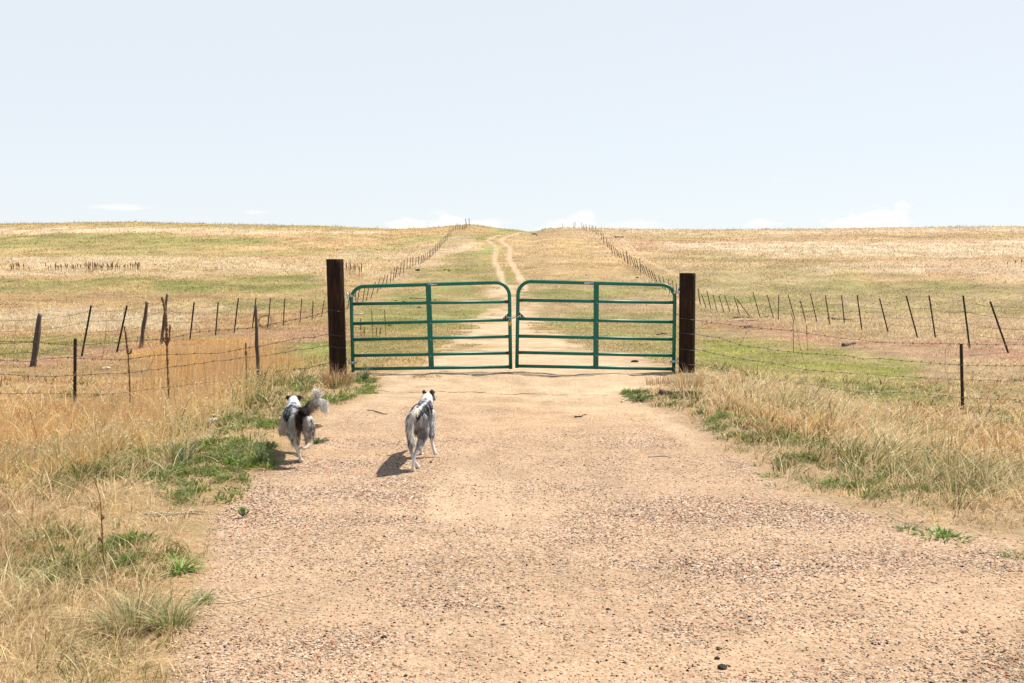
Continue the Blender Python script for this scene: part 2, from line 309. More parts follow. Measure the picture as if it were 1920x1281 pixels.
    bp2 = N.new('ShaderNodeBump'); bp2.inputs['Strength'].default_value = .5; bp2.inputs['Distance'].default_value = .03; L.new(noise(14, 6, .7).outputs['Fac'], bp2.inputs['Height']); L.new(bp.outputs[0], bp2.inputs['Normal'])
    # curved tread marks pressed into the sand at the left edge of the drive
    p = [G(*q)[:2] for q in ((575, 1003), (432, 1068), (560, 1150))]
    A_ = np.array([[2 * (p[1] - p[0])[0], 2 * (p[1] - p[0])[1]], [2 * (p[2] - p[0])[0], 2 * (p[2] - p[0])[1]]]); B_ = np.array([(p[1] ** 2 - p[0] ** 2).sum(), (p[2] ** 2 - p[0] ** 2).sum()])
    cc = np.linalg.solve(A_, B_); rad = float(np.linalg.norm(p[0] - cc)); sx = N.new('ShaderNodeSeparateXYZ'); L.new(tc.outputs['Object'], sx.inputs[0])
    def mu(op, a, c=0.0, cl=False):
        n = N.new('ShaderNodeMath'); n.operation = op; n.use_clamp = cl
        for i, v in enumerate((a, c)):
            if isinstance(v, (int, float)): n.inputs[i].default_value = v
            else: L.new(v, n.inputs[i])
        return n.outputs[0]
    dx = mu('SUBTRACT', sx.outputs[0], float(cc[0])); dy = mu('SUBTRACT', sx.outputs[1], float(cc[1])); dd = mu('SUBTRACT', mu('SQRT', mu('ADD', mu('MULTIPLY', dx, dx), mu('MULTIPLY', dy, dy))), rad)
    wav = mu('SINE', mu('MULTIPLY', dd, 6.2832 / .034)); msk = mu('MULTIPLY', mu('SUBTRACT', 1.0, mu('DIVIDE', mu('ABSOLUTE', dd), .12), True), mu('MULTIPLY', mu('SUBTRACT', .12, dx), 6.0, True))
    bp3 = N.new('ShaderNodeBump'); bp3.inputs['Strength'].default_value = .5; bp3.inputs['Distance'].default_value = .007; L.new(mu('MULTIPLY', mu('MULTIPLY', wav, msk), mu('MULTIPLY', mu('SUBTRACT', noise(5, 3).outputs['Fac'], .42), 7.0, True)), bp3.inputs['Height']); L.new(bp2.outputs[0], bp3.inputs['Normal'])
    L.new(bp3.outputs[0], b.inputs['Normal']); return m

# ---------------------------------------------------------------- object helpers
def tag(o, label=None, cat=None, group=None, kind=None):
    for k, v in (('label', label), ('category', cat), ('group', group), ('kind', kind)):
        if v: o[k] = v
    return o
def empty(name, loc, label, cat, group=None):
    o = bpy.data.objects.new(name, None); o.empty_display_size = .1; o.location = Vector([float(v) for v in loc]); col.objects.link(o)
    return tag(o, label, cat, group)
def link(name, me, m, parent=None, loc=None):
    o = bpy.data.objects.new(name, me); col.objects.link(o)
    if m is not None and not me.materials: me.materials.append(m)
    if parent is not None: o.parent = parent
    if loc is not None: o.location = Vector([float(v) for v in loc])
    return o
def npmesh(name, V, quads=None, tris=None, colors=None, attrs=None, smooth=False):
    me = bpy.data.meshes.new(name); V = np.asarray(V, np.float32); me.vertices.add(len(V)); me.vertices.foreach_set('co', V.ravel())
    parts = []; starts = []; off = 0
    for F, k in ((quads, 4), (tris, 3)):
        if F is not None and len(F):
            parts.append(np.asarray(F, np.int32).ravel()); starts.append(off + k * np.arange(len(F), dtype=np.int32)); off += k * len(F)
    idx = np.concatenate(parts); st = np.concatenate(starts)
    me.loops.add(len(idx)); me.loops.foreach_set('vertex_index', idx); me.polygons.add(len(st)); me.polygons.foreach_set('loop_start', st)
    me.update(calc_edges=True)
    if smooth: me.polygons.foreach_set('use_smooth', np.ones(len(st), bool))
    if colors is not None:
        a = me.color_attributes.new('Col', 'FLOAT_COLOR', 'POINT'); c = np.ones((len(V), 4), np.float32); c[:, :3] = colors; a.data.foreach_set('color', c.ravel())
    for k, v in (attrs or {}).items():
        a = me.attributes.new(k, 'FLOAT', 'POINT'); a.data.foreach_set('value', np.asarray(v, np.float32))
    return me
class MB:
    def __init__(s): s.bm = bmesh.new()
    def box(s, c, d, rot=None):
        mt = Matrix.Translation(Vector([float(v) for v in c])) @ (rot if rot else Matrix()) @ Matrix.Diagonal((d[0], d[1], d[2], 1))
        bmesh.ops.create_cube(s.bm, size=1, matrix=mt); return s
    def tube(s, pts, r, n=8, caps=True):
        pts = [Vector([float(v) for v in p]) for p in pts]; rs = r if hasattr(r, '__len__') else [r] * len(pts); rings = []
        for i, p in enumerate(pts):
            t = (pts[min(i + 1, len(pts) - 1)] - pts[max(i - 1, 0)]).normalized()
            up = Vector((0, 1, 0)) if abs(t.y) < .9 else Vector((1, 0, 0))
            a = t.cross(up).normalized(); b = t.cross(a)
            rings.append([s.bm.verts.new(p + (a * math.cos(6.28318 * k / n) + b * math.sin(6.28318 * k / n)) * rs[i]) for k in range(n)])
        for A, B in zip(rings[:-1], rings[1:]):
            for k in range(n): s.bm.faces.new((A[k], A[(k + 1) % n], B[(k + 1) % n], B[k])).smooth = True
        if caps: s.bm.faces.new(rings[0][::-1]); s.bm.faces.new(rings[-1])
        return s
    def prism(s, pts, y0, y1):
        a = [s.bm.verts.new((p[0], y0, p[1])) for p in pts]; b = [s.bm.verts.new((p[0], y1, p[1])) for p in pts]; n = len(pts)
        s.bm.faces.new(a); s.bm.faces.new(b[::-1])
        for k in range(n): s.bm.faces.new((a[k], b[k], b[(k + 1) % n], a[(k + 1) % n]))
        return s
    def mesh(s, name, rough=0, seed=0):
        bmesh.ops.recalc_face_normals(s.bm, faces=s.bm.faces)
        if rough:
            rd = random.Random(seed)
            for v in s.bm.verts: v.co += Vector((rd.uniform(-1, 1), rd.uniform(-1, 1), rd.uniform(-1, 1))) * rough
        me = bpy.data.meshes.new(name); s.bm.to_mesh(me); s.bm.free(); return me
    def obj(s, name, m, parent=None, **k): return link(name, s.mesh(name, **k), m, parent)

# ---------------------------------------------------------------- ground sheet
def build_ground():
    ys = [-40., -30, -20, -12, -8, -5, -3, -1.5, 0, 1, 1.8]
    y = 2.4
    while y < 20: ys.append(y); y += max(.03, y * y * .00042)
    while y < 245: ys.append(y); y += max(.12, min(1.0, y * .0062))
    while y < 300: ys.append(y); y += 3
    while y < 4000: ys.append(y); y *= 1.12
    ys = np.array(ys); nx = 440; u = np.linspace(-1, 1, nx); u = np.sign(u) * (np.abs(u) * .62 + np.abs(u) ** 7 * .38)
    half = np.maximum(ys, 6) * 1.35 + 4; half[:11] = 40
    X = u[None, :] * half[:, None]; Y = np.repeat(ys[:, None], nx, 1)
    z = Z(X, Y); c, dm = cover(X, Y)
    # soil of the drive, gritty up close and fine dust further on
    gr = dm * (1 - ss(8.3, 12.5, Y + (fbm(X * .9, Y * .6, 61) - .5) * 6)) * (.55 + .45 * ss(.35, .6, fbm(X * .8 + 9, Y * 1.6, 67)))
    sand = ss(.50, .66, fbm(X * .7 + 3, Y * 1.1, 71)) * .5
    swath = ss(.46, .60, fbm((X + .012 * (Y - 9) ** 2 * np.sign(X)) * 1.15 + 60, Y * .16, 79, 3)) * ss(5.0, 6.5, Y); gr = gr * (1 - sand) * (1 - .65 * swath)
    near = (1 - ss(7, 12, Y))[..., None]
    soil = DUST * (1 - near) + np.array([.63, .46, .325]) * near; mid = (ss(7.2, 9, Y) * (1 - ss(10.5, 12.5, Y)))[..., None]; soil = soil * (1 - .6 * mid) + np.array([.60, .42, .26]) * .6 * mid; stk = swath[..., None] * .55; soil = soil * (1 - stk) + np.array([.74, .58, .42]) * stk
    tint = fbm(X * .6, Y * .9, 73)[..., None]; soil = soil * np.array([.745, .70, .63]) * (.86 + .28 * tint)
    ol = ss(.55, .7, fbm(X * .5 + 20, Y * 1.4, 77))[..., None] * .3; soil = soil * (1 - ol) + np.array([.46, .33, .19]) * .72 * ol
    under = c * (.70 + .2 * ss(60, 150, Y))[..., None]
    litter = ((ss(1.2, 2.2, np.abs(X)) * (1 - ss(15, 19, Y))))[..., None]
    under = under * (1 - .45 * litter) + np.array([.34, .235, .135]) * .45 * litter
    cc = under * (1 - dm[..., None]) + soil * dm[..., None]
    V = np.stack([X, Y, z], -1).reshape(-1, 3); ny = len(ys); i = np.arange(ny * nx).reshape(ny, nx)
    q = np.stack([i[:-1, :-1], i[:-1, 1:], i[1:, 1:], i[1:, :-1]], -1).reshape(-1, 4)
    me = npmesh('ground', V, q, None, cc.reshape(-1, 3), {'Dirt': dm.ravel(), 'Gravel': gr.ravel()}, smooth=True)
    tag(link('ground', me, ground_mat()), kind='structure')
build_ground()

# ---------------------------------------------------------------- blades
def blades(P, H, W, lean, colr, droop=.35, seg=2, tipc=None):
    """P root points, H heights, W widths, lean (n,2) horizontal tip offset as a share of the height"""
    n = len(P); a = rng.uniform(0, 2 * np.pi, n); side = np.stack([np.cos(a), np.sin(a), np.zeros(n)], 1) * (W / 2)[:, None]
    L3 = np.concatenate([lean, np.zeros((n, 1))], 1) * H[:, None]; up = np.array([0, 0, 1.])
    rows = []; cs = []
    for j in range(seg + 1):
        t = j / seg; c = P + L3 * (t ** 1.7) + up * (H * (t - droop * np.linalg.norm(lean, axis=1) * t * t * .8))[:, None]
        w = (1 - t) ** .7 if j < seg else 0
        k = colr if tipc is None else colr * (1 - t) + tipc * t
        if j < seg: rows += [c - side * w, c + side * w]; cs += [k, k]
        else: rows.append(c); cs.append(k)
    V = np.stack(rows, 1); nv = V.shape[1]; C = np.stack(cs, 1); base = (np.arange(n) * nv)[:, None]
    q = np.concatenate([base + np.array([2 * j, 2 * j + 1, 2 * j + 3, 2 * j + 2]) for j in range(seg - 1)], 0) if seg > 1 else np.zeros((0, 4), int)
    t3 = base + np.array([nv - 3, nv - 2, nv - 1])
    return V.reshape(-1, 3), q, t3, C.reshape(-1, 3)
def merge(parts):
    V = []; Q = []; T = []; C = []; o = 0
    for v, q, t, c in parts: V.append(v); Q.append(q + o); T.append(t + o); C.append(c); o += len(v)
    return np.concatenate(V), np.concatenate(Q), np.concatenate(T), np.concatenate(C)
def stuff(name, parts, m, label, cat, gain=1.0):
    V, Q, T, C = merge(parts); return tag(link(name, npmesh(name, V, Q, T, np.clip(C * gain, 0, .84)), m), label, cat, kind='stuff')
def scatter(n, y0, y1, k=2.0, wid=.62):
    """random points, denser near the camera"""
    u = rng.random(n); e = 1 - k
    Y = (y0 ** e + u * (y1 ** e - y0 ** e)) ** (1 / e) if abs(e) > 1e-6 else y0 * (y1 / y0) ** u
    X = rng.uniform(-1, 1, n) * (Y * wid + .8); return X, Y
def vary(c, n, a=.16): return c * (1 + rng.uniform(-a, a, (n, 1))) * (1 + rng.uniform(-.05, .05, (n, 3)))
WIND = np.array([.32, .05])
def field(X, Y, Hm, Hs, wpx, cm, lean=.35, clump=2.0, droop=.35, seg=2, tip=None, wind=1.0):
    n = len(X); P = np.stack([X, Y, Z(X, Y) - .01], 1)
    cl = fbm(X * clump, Y * clump, 91, 2); H = Hm * (1 + Hs * rng.normal(0, 1, n)) * (.55 + .9 * cl); H = np.clip(H, Hm * .15, Hm * 2.2)
    W = np.maximum(.0035, Y * wpx / 996.) * rng.uniform(.7, 1.3, n)
    la = np.stack([rng.normal(0, lean, n), rng.normal(0, lean, n)], 1) + WIND * wind * (.4 + cl[:, None])
    return blades(P, H, W, la, cm, droop, seg, tip)

TALLG = poly([(290, 760), (310, 700), (350, 665), (470, 655), (505, 700), (480, 745), (400, 770), (330, 800)])
GREENS = [(poly(p), s) for p, s in (
    ([(250, 880), (330, 800), (520, 800), (520, 880), (420, 880), (260, 905)], .15), ([(440, 740), (560, 715), (690, 710), (700, 740), (600, 765), (520, 800), (430, 790)], .15),
    ([(1165, 735), (1290, 742), (1330, 770), (1240, 760), (1180, 750)], .12), ([(1290, 770), (1400, 790), (1600, 850), (1900, 880), (1919, 930), (1700, 950), (1500, 900), (1350, 830)], .3),
    ([(30, 1010), (200, 990), (230, 1090), (60, 1120)], .15), ([(200, 1020), (310, 1010), (320, 1060), (200, 1070)], .1), ([(300, 870), (480, 870), (470, 960), (330, 960)], .2),
    ([(1320, 640), (1560, 670), (1600, 700), (1320, 700)], .4), ([(1560, 725), (1760, 740), (1780, 775), (1600, 750)], .2), ([(0, 860), (250, 850), (240, 900), (0, 930)], .2))]
def greenness(X, Y):
    g = np.zeros(X.shape)
    for P, s in GREENS: g = np.maximum(g, ss(-s, s, sdf(P, *wobble(X, Y, .4))))
    return g
def tussocks(X, Y, nb, Hm, cm, spread=.05, lean=1.05, wpx=1.1, wind=.75, droop=.6, seg=3, flat=.2):
    """radiating clumps: nb blades round every centre"""
    n = len(X); idx = np.repeat(np.arange(n), nb); N = len(idx); a = rng.uniform(0, 6.2832, N); rr = np.sqrt(rng.random(N)); sz = np.exp(rng.normal(0, .35, n))[idx]
    x = X[idx] + np.cos(a) * rr * spread * sz * (1 + Y[idx] * .03); y = Y[idx] + np.sin(a) * rr * spread * sz; P = np.stack([x, y, Z(x, y) - .008], 1)
    cd = rng.normal(0, .22, (n, 2))[idx] + WIND * wind
    la = np.stack([np.cos(a), np.sin(a)], 1) * (rr * lean + rng.normal(0, .15, N))[:, None] + cd
    H = Hm[idx] * sz * rng.uniform(.45, 1.2, N); fl = rng.random(N) < flat; la = np.where(fl[:, None], la * 2.2, la); H = np.where(fl, H * .5, H)
    W = np.maximum(.0035, y * wpx / 996.) * rng.uniform(.6, 1.25, N)
    c = cm[idx] * rng.uniform(.72, 1.22, (n, 1))[idx] * rng.uniform(.62, 1.18, (N, 1)) * (1 + rng.uniform(-.04, .04, (N, 3))); pale = rng.random((N, 1)) < .20; c = np.where(pale, c * .3 + np.array([.52, .44, .30]) * .7, c)
    dk = rng.random((N, 1)) < .13; c = np.where(dk, c * np.array([.38, .30, .25]), c)
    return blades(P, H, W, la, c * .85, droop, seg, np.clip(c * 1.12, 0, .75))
def build_grass():
    parts_dry = []; parts_green = []
    nb = 15
    X, Y = scatter(30000, 3.0, 19, 1.15, .80); dm = dirt_mask(X, Y); ed = sdf(DIRT, X, Y); left = X < 0; e = np.clip(-ed, 0, 3)
    patch = fbm(X * .8 + 5, Y * .8, 101, 3)
    p = np.clip(.06 + e * 1.3, 0, 1) * np.where(left & (Y < 12), .30 + .8 * ss(.40, .58, patch), .45 + .7 * ss(.36, .52, patch)) * np.where(Y > 14.2, .45, 1) * np.where(left & (Y < 9) & (Y > 6.6) & (X > -3.3), .55, 1) * np.where(left & (Y < 7.4) & (Y > 5.4) & (X > -2.75), .30, 1)
    k = (dm < .35) & (np.abs(X) > 1.0) & (rng.random(len(X)) < p); X, Y, e, patch, left = X[k], Y[k], e[k], patch[k], left[k]; n = len(X)
    tall = ss(-.3, .5, sdf(TALLG, X, Y)); golden = np.clip(tall + left * ss(-2.8, -3.6, X) * ss(7, 8.5, Y), 0, 1)
    g = np.clip(greenness(X, Y) * .52 + ss(.52, .66, fbm(X * 1.9, Y * 1.7, 107, 3)) * .50, 0, 1); isg = rng.random(n) < g
    Hm = np.where(left, .085 + .10 * ss(.3, 1.5, e) + .09 * golden, .08 + .15 * ss(.2, 1.4, e)); Hm *= np.where(Y > 14, .5, 1) * (.7 + .7 * fbm(X * 1.2, Y * 1.2, 109, 2))
    m1 = rng.random((n, 1)); base = np.array([.39, .30, .165]) * m1 + np.array([.46, .38, .245]) * (1 - m1)
    gk = (golden * (.3 + .7 * rng.random(n)))[:, None] * .9; base = base * (1 - gk) + np.array([.46, .29, .11]) * gk
    rr = ss(.52, .62, fbm(X * .9 + 70, Y * 1.1, 113, 2))[:, None] * .7 * (~left)[:, None]; base = base * (1 - rr) + np.array([.42, .27, .12]) * rr
    br = ss(.55, .68, fbm(X * 1.3 + 30, Y * 1.3, 117, 2))[:, None] * .5 * left[:, None] * (Y < 8)[:, None]; base = base * (1 - br) + np.array([.33, .20, .11]) * br
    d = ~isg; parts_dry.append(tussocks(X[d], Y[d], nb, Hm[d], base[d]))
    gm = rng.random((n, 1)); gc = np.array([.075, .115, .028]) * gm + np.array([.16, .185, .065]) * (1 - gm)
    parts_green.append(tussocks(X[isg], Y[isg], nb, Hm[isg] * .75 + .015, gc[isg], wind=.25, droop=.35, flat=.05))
    # understory: short scattered blades
    X, Y = scatter(170000, 3.0, 19, 1.2, .80); ed = sdf(DIRT, X, Y); k = (dirt_mask(X, Y) < .4) & (rng.random(len(X)) < np.clip(.08 - ed * .9, 0, 1)) & (np.abs(X) > 1); X, Y, ed = X[k], Y[k], ed[k]; n = len(X)
    g = greenness(X, Y) * .5 + .10; isg = (rng.random(n) < g)[:, None]; m1 = rng.random((n, 1))
    c = np.where(isg, np.array([.09, .13, .035]) + m1 * .06, np.array([.34, .25, .135]) + m1 * np.array([.12, .11, .09]))
    c = np.where(rng.random((n, 1)) < .15, np.array([.14, .09, .05]), c)
    parts_dry.append(field(X, Y, np.where(Y > 13.5, .05, .075) + 0 * X, .4, .75, vary(c, n, .2), .9, 3, .5, 2))
    # flattened straw litter lying on the verge and spilling on to the drive
    X, Y = scatter(70000, 3.0, 17, 1.2, .78); ed = sdf(DIRT, X, Y); k = (ed < .35) & (rng.random(len(X)) < np.where(ed > 0, .05 * (1 - ed / .35), .55)); X, Y = X[k], Y[k]; n = len(X)
    P = np.stack([X, Y, Z(X, Y) + .006], 1); a = rng.normal(0, .7, n); H = np.full(n, .022); la = np.stack([np.cos(a), np.sin(a)], 1) * rng.uniform(2, 9, (n, 1)) * rng.choice([-1, 1], (n, 1))
    parts_dry.append(blades(P, H, np.maximum(.004, Y * .7 / 996), la, vary(np.array([.40, .31, .18]), n, .3), .05, 2))
    # tall fine stems of the dense golden stand beside the left fence
    bx = np.array(TALLG); n = 10500; X = rng.uniform(bx[:, 0].min() - 1.2, bx[:, 0].max() + .3, n); Y = rng.uniform(bx[:, 1].min() - .3, bx[:, 1].max() + 1.5, n)
    k = (sdf(TALLG, *wobble(X, Y, .9)) > .35 - rng.random(n) ** 1.6 * 1.3); X, Y = X[k], Y[k]; n = len(X)
    H = rng.uniform(.40, .72, n) * (.7 + .5 * fbm(X * 1.5, Y * 1.5, 5)); P = np.stack([X, Y, Z(X, Y)], 1)
    la = np.stack([rng.normal(.05, .10, n), rng.normal(0, .08, n)], 1)
    parts_dry.append(blades(P, H, np.full(n, .0075), la, vary(np.array([.46, .29, .11]), n, .35), .1, 3, vary(np.array([.27, .21, .155]), n, .35)))
    # the left ditch: thinner stand of grey-brown stems
    X = rng.uniform(-9.5, -3.6, 22000); Y = rng.uniform(8.2, 14.2, 22000); k = rng.random(22000) < .2 + .8 * ss(.42, .6, fbm(X * .8, Y * .8, 131, 3)); X, Y = X[k], Y[k]; n = len(X)
    P = np.stack([X, Y, Z(X, Y)], 1); H = rng.uniform(.16, .40, n); la = np.stack([rng.normal(.2, .16, n), rng.normal(0, .12, n)], 1)
    parts_dry.append(blades(P, H, np.full(n, .008), la, vary(np.array([.47, .29, .10]), n, .35), .2, 3, vary(np.array([.36, .29, .19]), n, .35)))
    # long bleached stems arching over the shorter growth
    n = 5200; X, Y = scatter(n, 3.2, 14, 1.1, .78); ed = sdf(DIRT, X, Y); k = (ed < -.15) & (np.abs(X) > 1.1) & (fbm(X * .8, Y * .8, 191, 2) > .40); X, Y = X[k], Y[k]; n = len(X)
    a = rng.normal(0, .9, n); la = np.stack([np.cos(a), np.sin(a) * .6], 1) * (rng.uniform(.5, 1.9, n) * rng.choice([1, 1, 1, -1], n))[:, None]
    parts_dry.append(blades(np.stack([X, Y, Z(X, Y)], 1), rng.uniform(.10, .30, n), np.maximum(.0045, Y * .9 / 996), la, vary(np.array([.46, .37, .22]), n, .25), .5, 5))
    # nodding seed heads
    for (x0, x1, y0, y1, n, hh) in ((-9, -2.9, 7.6, 12.5, 4200, .36), (2.4, 9, 7.5, 13, 3600, .24), (-3.4, -1.6, 3.4, 6.5, 200, .28)):
        X = rng.uniform(x0, x1, n); Y = rng.uniform(y0, y1, n); k = (sdf(DIRT, X, Y) < -.4) & (fbm(X * .9, Y * .9, 141, 2) > .42); X, Y = X[k], Y[k]; n = len(X)
        H = hh * rng.uniform(.5, 1.2, n); P = np.stack([X, Y, Z(X, Y)], 1); la = np.stack([rng.normal(.3, .3, n), rng.normal(0, .25, n)], 1)
        st = blades(P, H, np.full(n, .006), la, vary(np.array([.44, .34, .18]), n), .2, 2); parts_dry.append(st)
        tips = st[0].reshape(n, -1, 3)[:, -1]; P2 = tips - np.array([0, 0, .01])
        parts_dry.append(blades(P2, rng.uniform(.02, .035, n), np.full(n, .010), np.stack([rng.uniform(.4, 1.6, n), rng.normal(0, .7, n)], 1), vary(np.array([.60, .50, .34]), n), .5, 2))
    # broad-leaved low weeds
    wx = []; wy = []
    for (P, s_), cnt in zip(GREENS, (190, 260, 80, 170, 12, 18, 90, 0, 0, 50)):
        if not cnt: continue
        Q = np.array(P); t = 0; x = rng.uniform(Q[:, 0].min(), Q[:, 0].max(), cnt * 6); y = rng.uniform(Q[:, 1].min(), Q[:, 1].max(), cnt * 6)
        k = (sdf(P, *wobble(x, y, .3)) > -.05) & (fbm(x * 3, y * 3, 171, 2) > .47); wx.append(x[k][:cnt]); wy.append(y[k][:cnt])
    X = np.concatenate(wx); Y = np.concatenate(wy); n = len(X); idx = np.repeat(np.arange(n), 26); N = len(idx); a = rng.uniform(0, 6.28, N); r_ = rng.uniform(0, .075, N)
    x = X[idx] + np.cos(a) * r_; y = Y[idx] + np.sin(a) * r_; P = np.stack([x, y, Z(x, y) + rng.uniform(0, .05, N) * (1 - r_ / .1)], 1); la = np.stack([np.cos(a), np.sin(a)], 1) * rng.uniform(.4, 1.6, (N, 1))
    gr = rng.random((n, 1))[idx]; c = np.array([.085, .15, .018]) * gr + np.array([.12, .15, .075]) * (1 - gr)
    parts_green.append(blades(P, rng.uniform(.02, .05, N), np.full(N, .014), la, vary(c, N, .3), .4, 3))
    stuff('dry_grass', parts_dry, M['grass'], 'bleached and golden dry grass along both verges of the dirt drive', 'dry grass', np.array([1.86, 1.75, 1.60]))
    stuff('green_grass', parts_green, M['grass'], 'fresh green grass mixed into the dry grass beside the drive', 'green grass', np.array([2.1, 1.75, 1.6]))
    # --- pasture, 16 m to the crest
    parts = []
    for n0, y0, y1, h, k, wpx in ((330000, 15.2, 45, .07, 1.1, .95), (260000, 42, 110, .11, 1.1, .9), (190000, 105, 238, .15, 1.0, .85)):
        X, Y = scatter(n0, y0, y1, k, .60); c, dm = cover(X, Y); lum = c.sum(1)
        dens = np.clip(.40 + 1.1 * ss(.36, .6, fbm(X * .4, Y * .22, 151, 4)), 0, 1)
        keep = (dm < .35) & (rng.random(len(X)) < dens); X, Y, c = X[keep], Y[keep], c[keep]; n = len(X)
        fence = (np.abs(X) > 12) * 1.0; hm = h * (.78 + .5 * fence) * (.8 + .5 * ss(.9, 1.3, c.sum(1)))
        f = rng.random((n, 1)); cc = c * (.78 + .95 * f ** 1.3); cc = np.where(rng.random((n, 1)) < .05, c * np.array([.55, .47, .38]), cc)
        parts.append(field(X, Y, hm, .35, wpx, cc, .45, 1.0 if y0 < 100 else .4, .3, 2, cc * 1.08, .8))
    # taller seed stalks breaking the skyline
    X = rng.uniform(-150, 150, 5200); Y = rng.uniform(222, 240, 5200); k = fbm(X * .12, Y * .1, 161, 3) > .47; X, Y = X[k], Y[k]; n = len(X)
    k = (np.abs(X) > 6); X, Y = X[k], Y[k]; n = len(X)
    parts.append(field(X, Y, .42, .5, .42, vary(np.array([.26, .2, .13]), n, .3), .25, .3, .2, 2))
    stuff('pasture_grass', parts, M['grass'], 'short dry and olive grass covering the rolling pasture', 'pasture', 1.22)
build_grass()

# ---------------------------------------------------------------- gravel
def build_gravel():
    n0 = 230000; X, Y = scatter(n0, 3.2, 11, 1.6, .62); dm = dirt_mask(X, Y)
    d = .35 + .65 * ss(.38, .6, fbm(X * .8 + 9, Y * 1.6, 67)); d *= 1 - .6 * ss(.50, .66, fbm(X * .7 + 3, Y * 1.1, 71)); d *= 1 - .75 * ss(6.5, 11, Y)
    d *= 1 - .65 * ss(.46, .60, fbm((X + .012 * (Y - 9) ** 2 * np.sign(X)) * 1.15 + 60, Y * .16, 79, 3)) * ss(5.0, 6.5, Y)
    k = (dm > .25) & (rng.random(n0) < d); X, Y = X[k], Y[k]; n = len(X)
    r = .0027 * np.exp(rng.normal(0, .42, n)) + .0008; big = rng.random(n) < .006; r = np.minimum(np.where(big, r * 2.0, r), .0075)
    oc = np.array([[1, 0, 0], [0, 1, 0], [-1, 0, 0], [0, -1, 0], [0, 0, 1], [0, 0, -1.]]); tri = np.array([[0, 1, 4], [1, 2, 4], [2, 3, 4], [3, 0, 4], [1, 0, 5], [2, 1, 5], [3, 2, 5], [0, 3, 5]])
    V = oc[None] * (r[:, None, None] * rng.uniform(.6, 1.4, (n, 6, 1))); V[..., 2] *= .75
    a = rng.uniform(0, 6.28, n); c, s = np.cos(a)[:, None], np.sin(a)[:, None]; x, y = V[..., 0].copy(), V[..., 1].copy(); V[..., 0] = x * c * 1.4 - y * s; V[..., 1] = x * s * 1.4 + y * c
    V += np.stack([X, Y, Z(X, Y) + r * .25], 1)[:, None]
    pal = np.array([[.40, .28, .18], [.50, .36, .24], [.31, .21, .135], [.42, .17, .09], [.03, .022, .018], [.72, .62, .50], [.13, .09, .065], [.28, .24, .20]]); pr = [.23, .22, .14, .12, .11, .09, .06, .03]
    C = pal[rng.choice(8, n, p=pr)] * rng.uniform(.85, 1.12, (n, 1)); C = np.repeat(C[:, None], 6, 1).reshape(-1, 3)
    T = (tri[None] + (np.arange(n) * 6)[:, None, None]).reshape(-1, 3)
    tag(link('gravel', npmesh('gravel', V.reshape(-1, 3), None, T, np.clip(C, 0, .9)), M['pebble']), 'loose pinkish gravel scattered over the near part of the drive', 'gravel', kind='stuff')
build_gravel()

GY = 14.4
# ---------------------------------------------------------------- gate posts
def gatepost(pts_l, pts_r, label, seed):
    (xt0, yt), (xb0, yb) = pts_l; (xt1, _), (xb1, _) = pts_r
    t = AT((xt0 + xt1) / 2, yt, GY); b = AT((xb0 + xb1) / 2, yb, GY); r = (xt1 - xt0) / 2 * GY / FPX
    root = empty('gate_post', (b[0], GY, b[2]), label, 'gate post', 'round timber posts of the gateway')
    bm = bmesh.new(); n = 40; rd = np.random.default_rng(seed); rings = []; zz = np.linspace(-.4, t[2] - b[2], 40)
    ph = rd.uniform(0, 6.28, 6)
    for z in zz:
        f = z / (t[2] - b[2]); cx = (t[0] - b[0]) * f; ring = []
        for k in range(n):
            a = 2 * math.pi * k / n; rr = r * (1 + .012 * math.sin(3 * a + ph[0]) + .01 * math.sin(5 * a + ph[1] + z * 2) + rd.uniform(-.006, .006))
            ring.append(bm.verts.new((cx + rr * math.cos(a), rr * math.sin(a), z)))
        rings.append(ring)
    for A, B in zip(rings[:-1], rings[1:]):
        for k in range(n): bm.faces.new((A[k], A[(k + 1) % n], B[(k + 1) % n], B[k])).smooth = True
    top = rings[-1]; ins = [bm.verts.new(Vector(v.co) * 1 + Vector(((t[0] - b[0]) - v.co.x, -v.co.y, 0)) * .07 + Vector((0, 0, .008))) for v in top]
    for k in range(n): bm.faces.new((top[k], top[(k + 1) % n], ins[(k + 1) % n], ins[k]))
    cen = bm.verts.new((t[0] - b[0], 0, t[2] - b[2] + .003))
    for k in range(n): bm.faces.new((ins[k], ins[(k + 1) % n], cen))
    bmesh.ops.recalc_face_normals(bm, faces=bm.faces); me = bpy.data.meshes.new('post_trunk'); bm.to_mesh(me); bm.free()
    link('timber', me, M['creosote'], root)
    for zy in ((582, 628, 650, 682) if seed == 1 else (598, 625, 655, 682)):
        zc = AT(960, zy, GY)[2] - b[2]; f = zc / (t[2] - b[2]); cx = (t[0] - b[0]) * f
        MB().tube([(cx + (r + .004) * math.cos(a), (r + .004) * math.sin(a), zc + .01 * math.sin(a * 2)) for a in np.linspace(0, 6.2832, 22)], .0035, 5).obj('wire_wrap', M['wire'], root)
    return root, b, t, r
gpL = gatepost(((612, 487), (619, 712)), ((644, 487), (650, 712)), 'dark brown taller timber gate post on the left, dry weeds round its foot', 1)
gpR = gatepost(((1274, 513), (1272, 722)), ((1304, 513), (1302, 722)), 'dark brown shorter timber gate post on the right of the gates', 2)

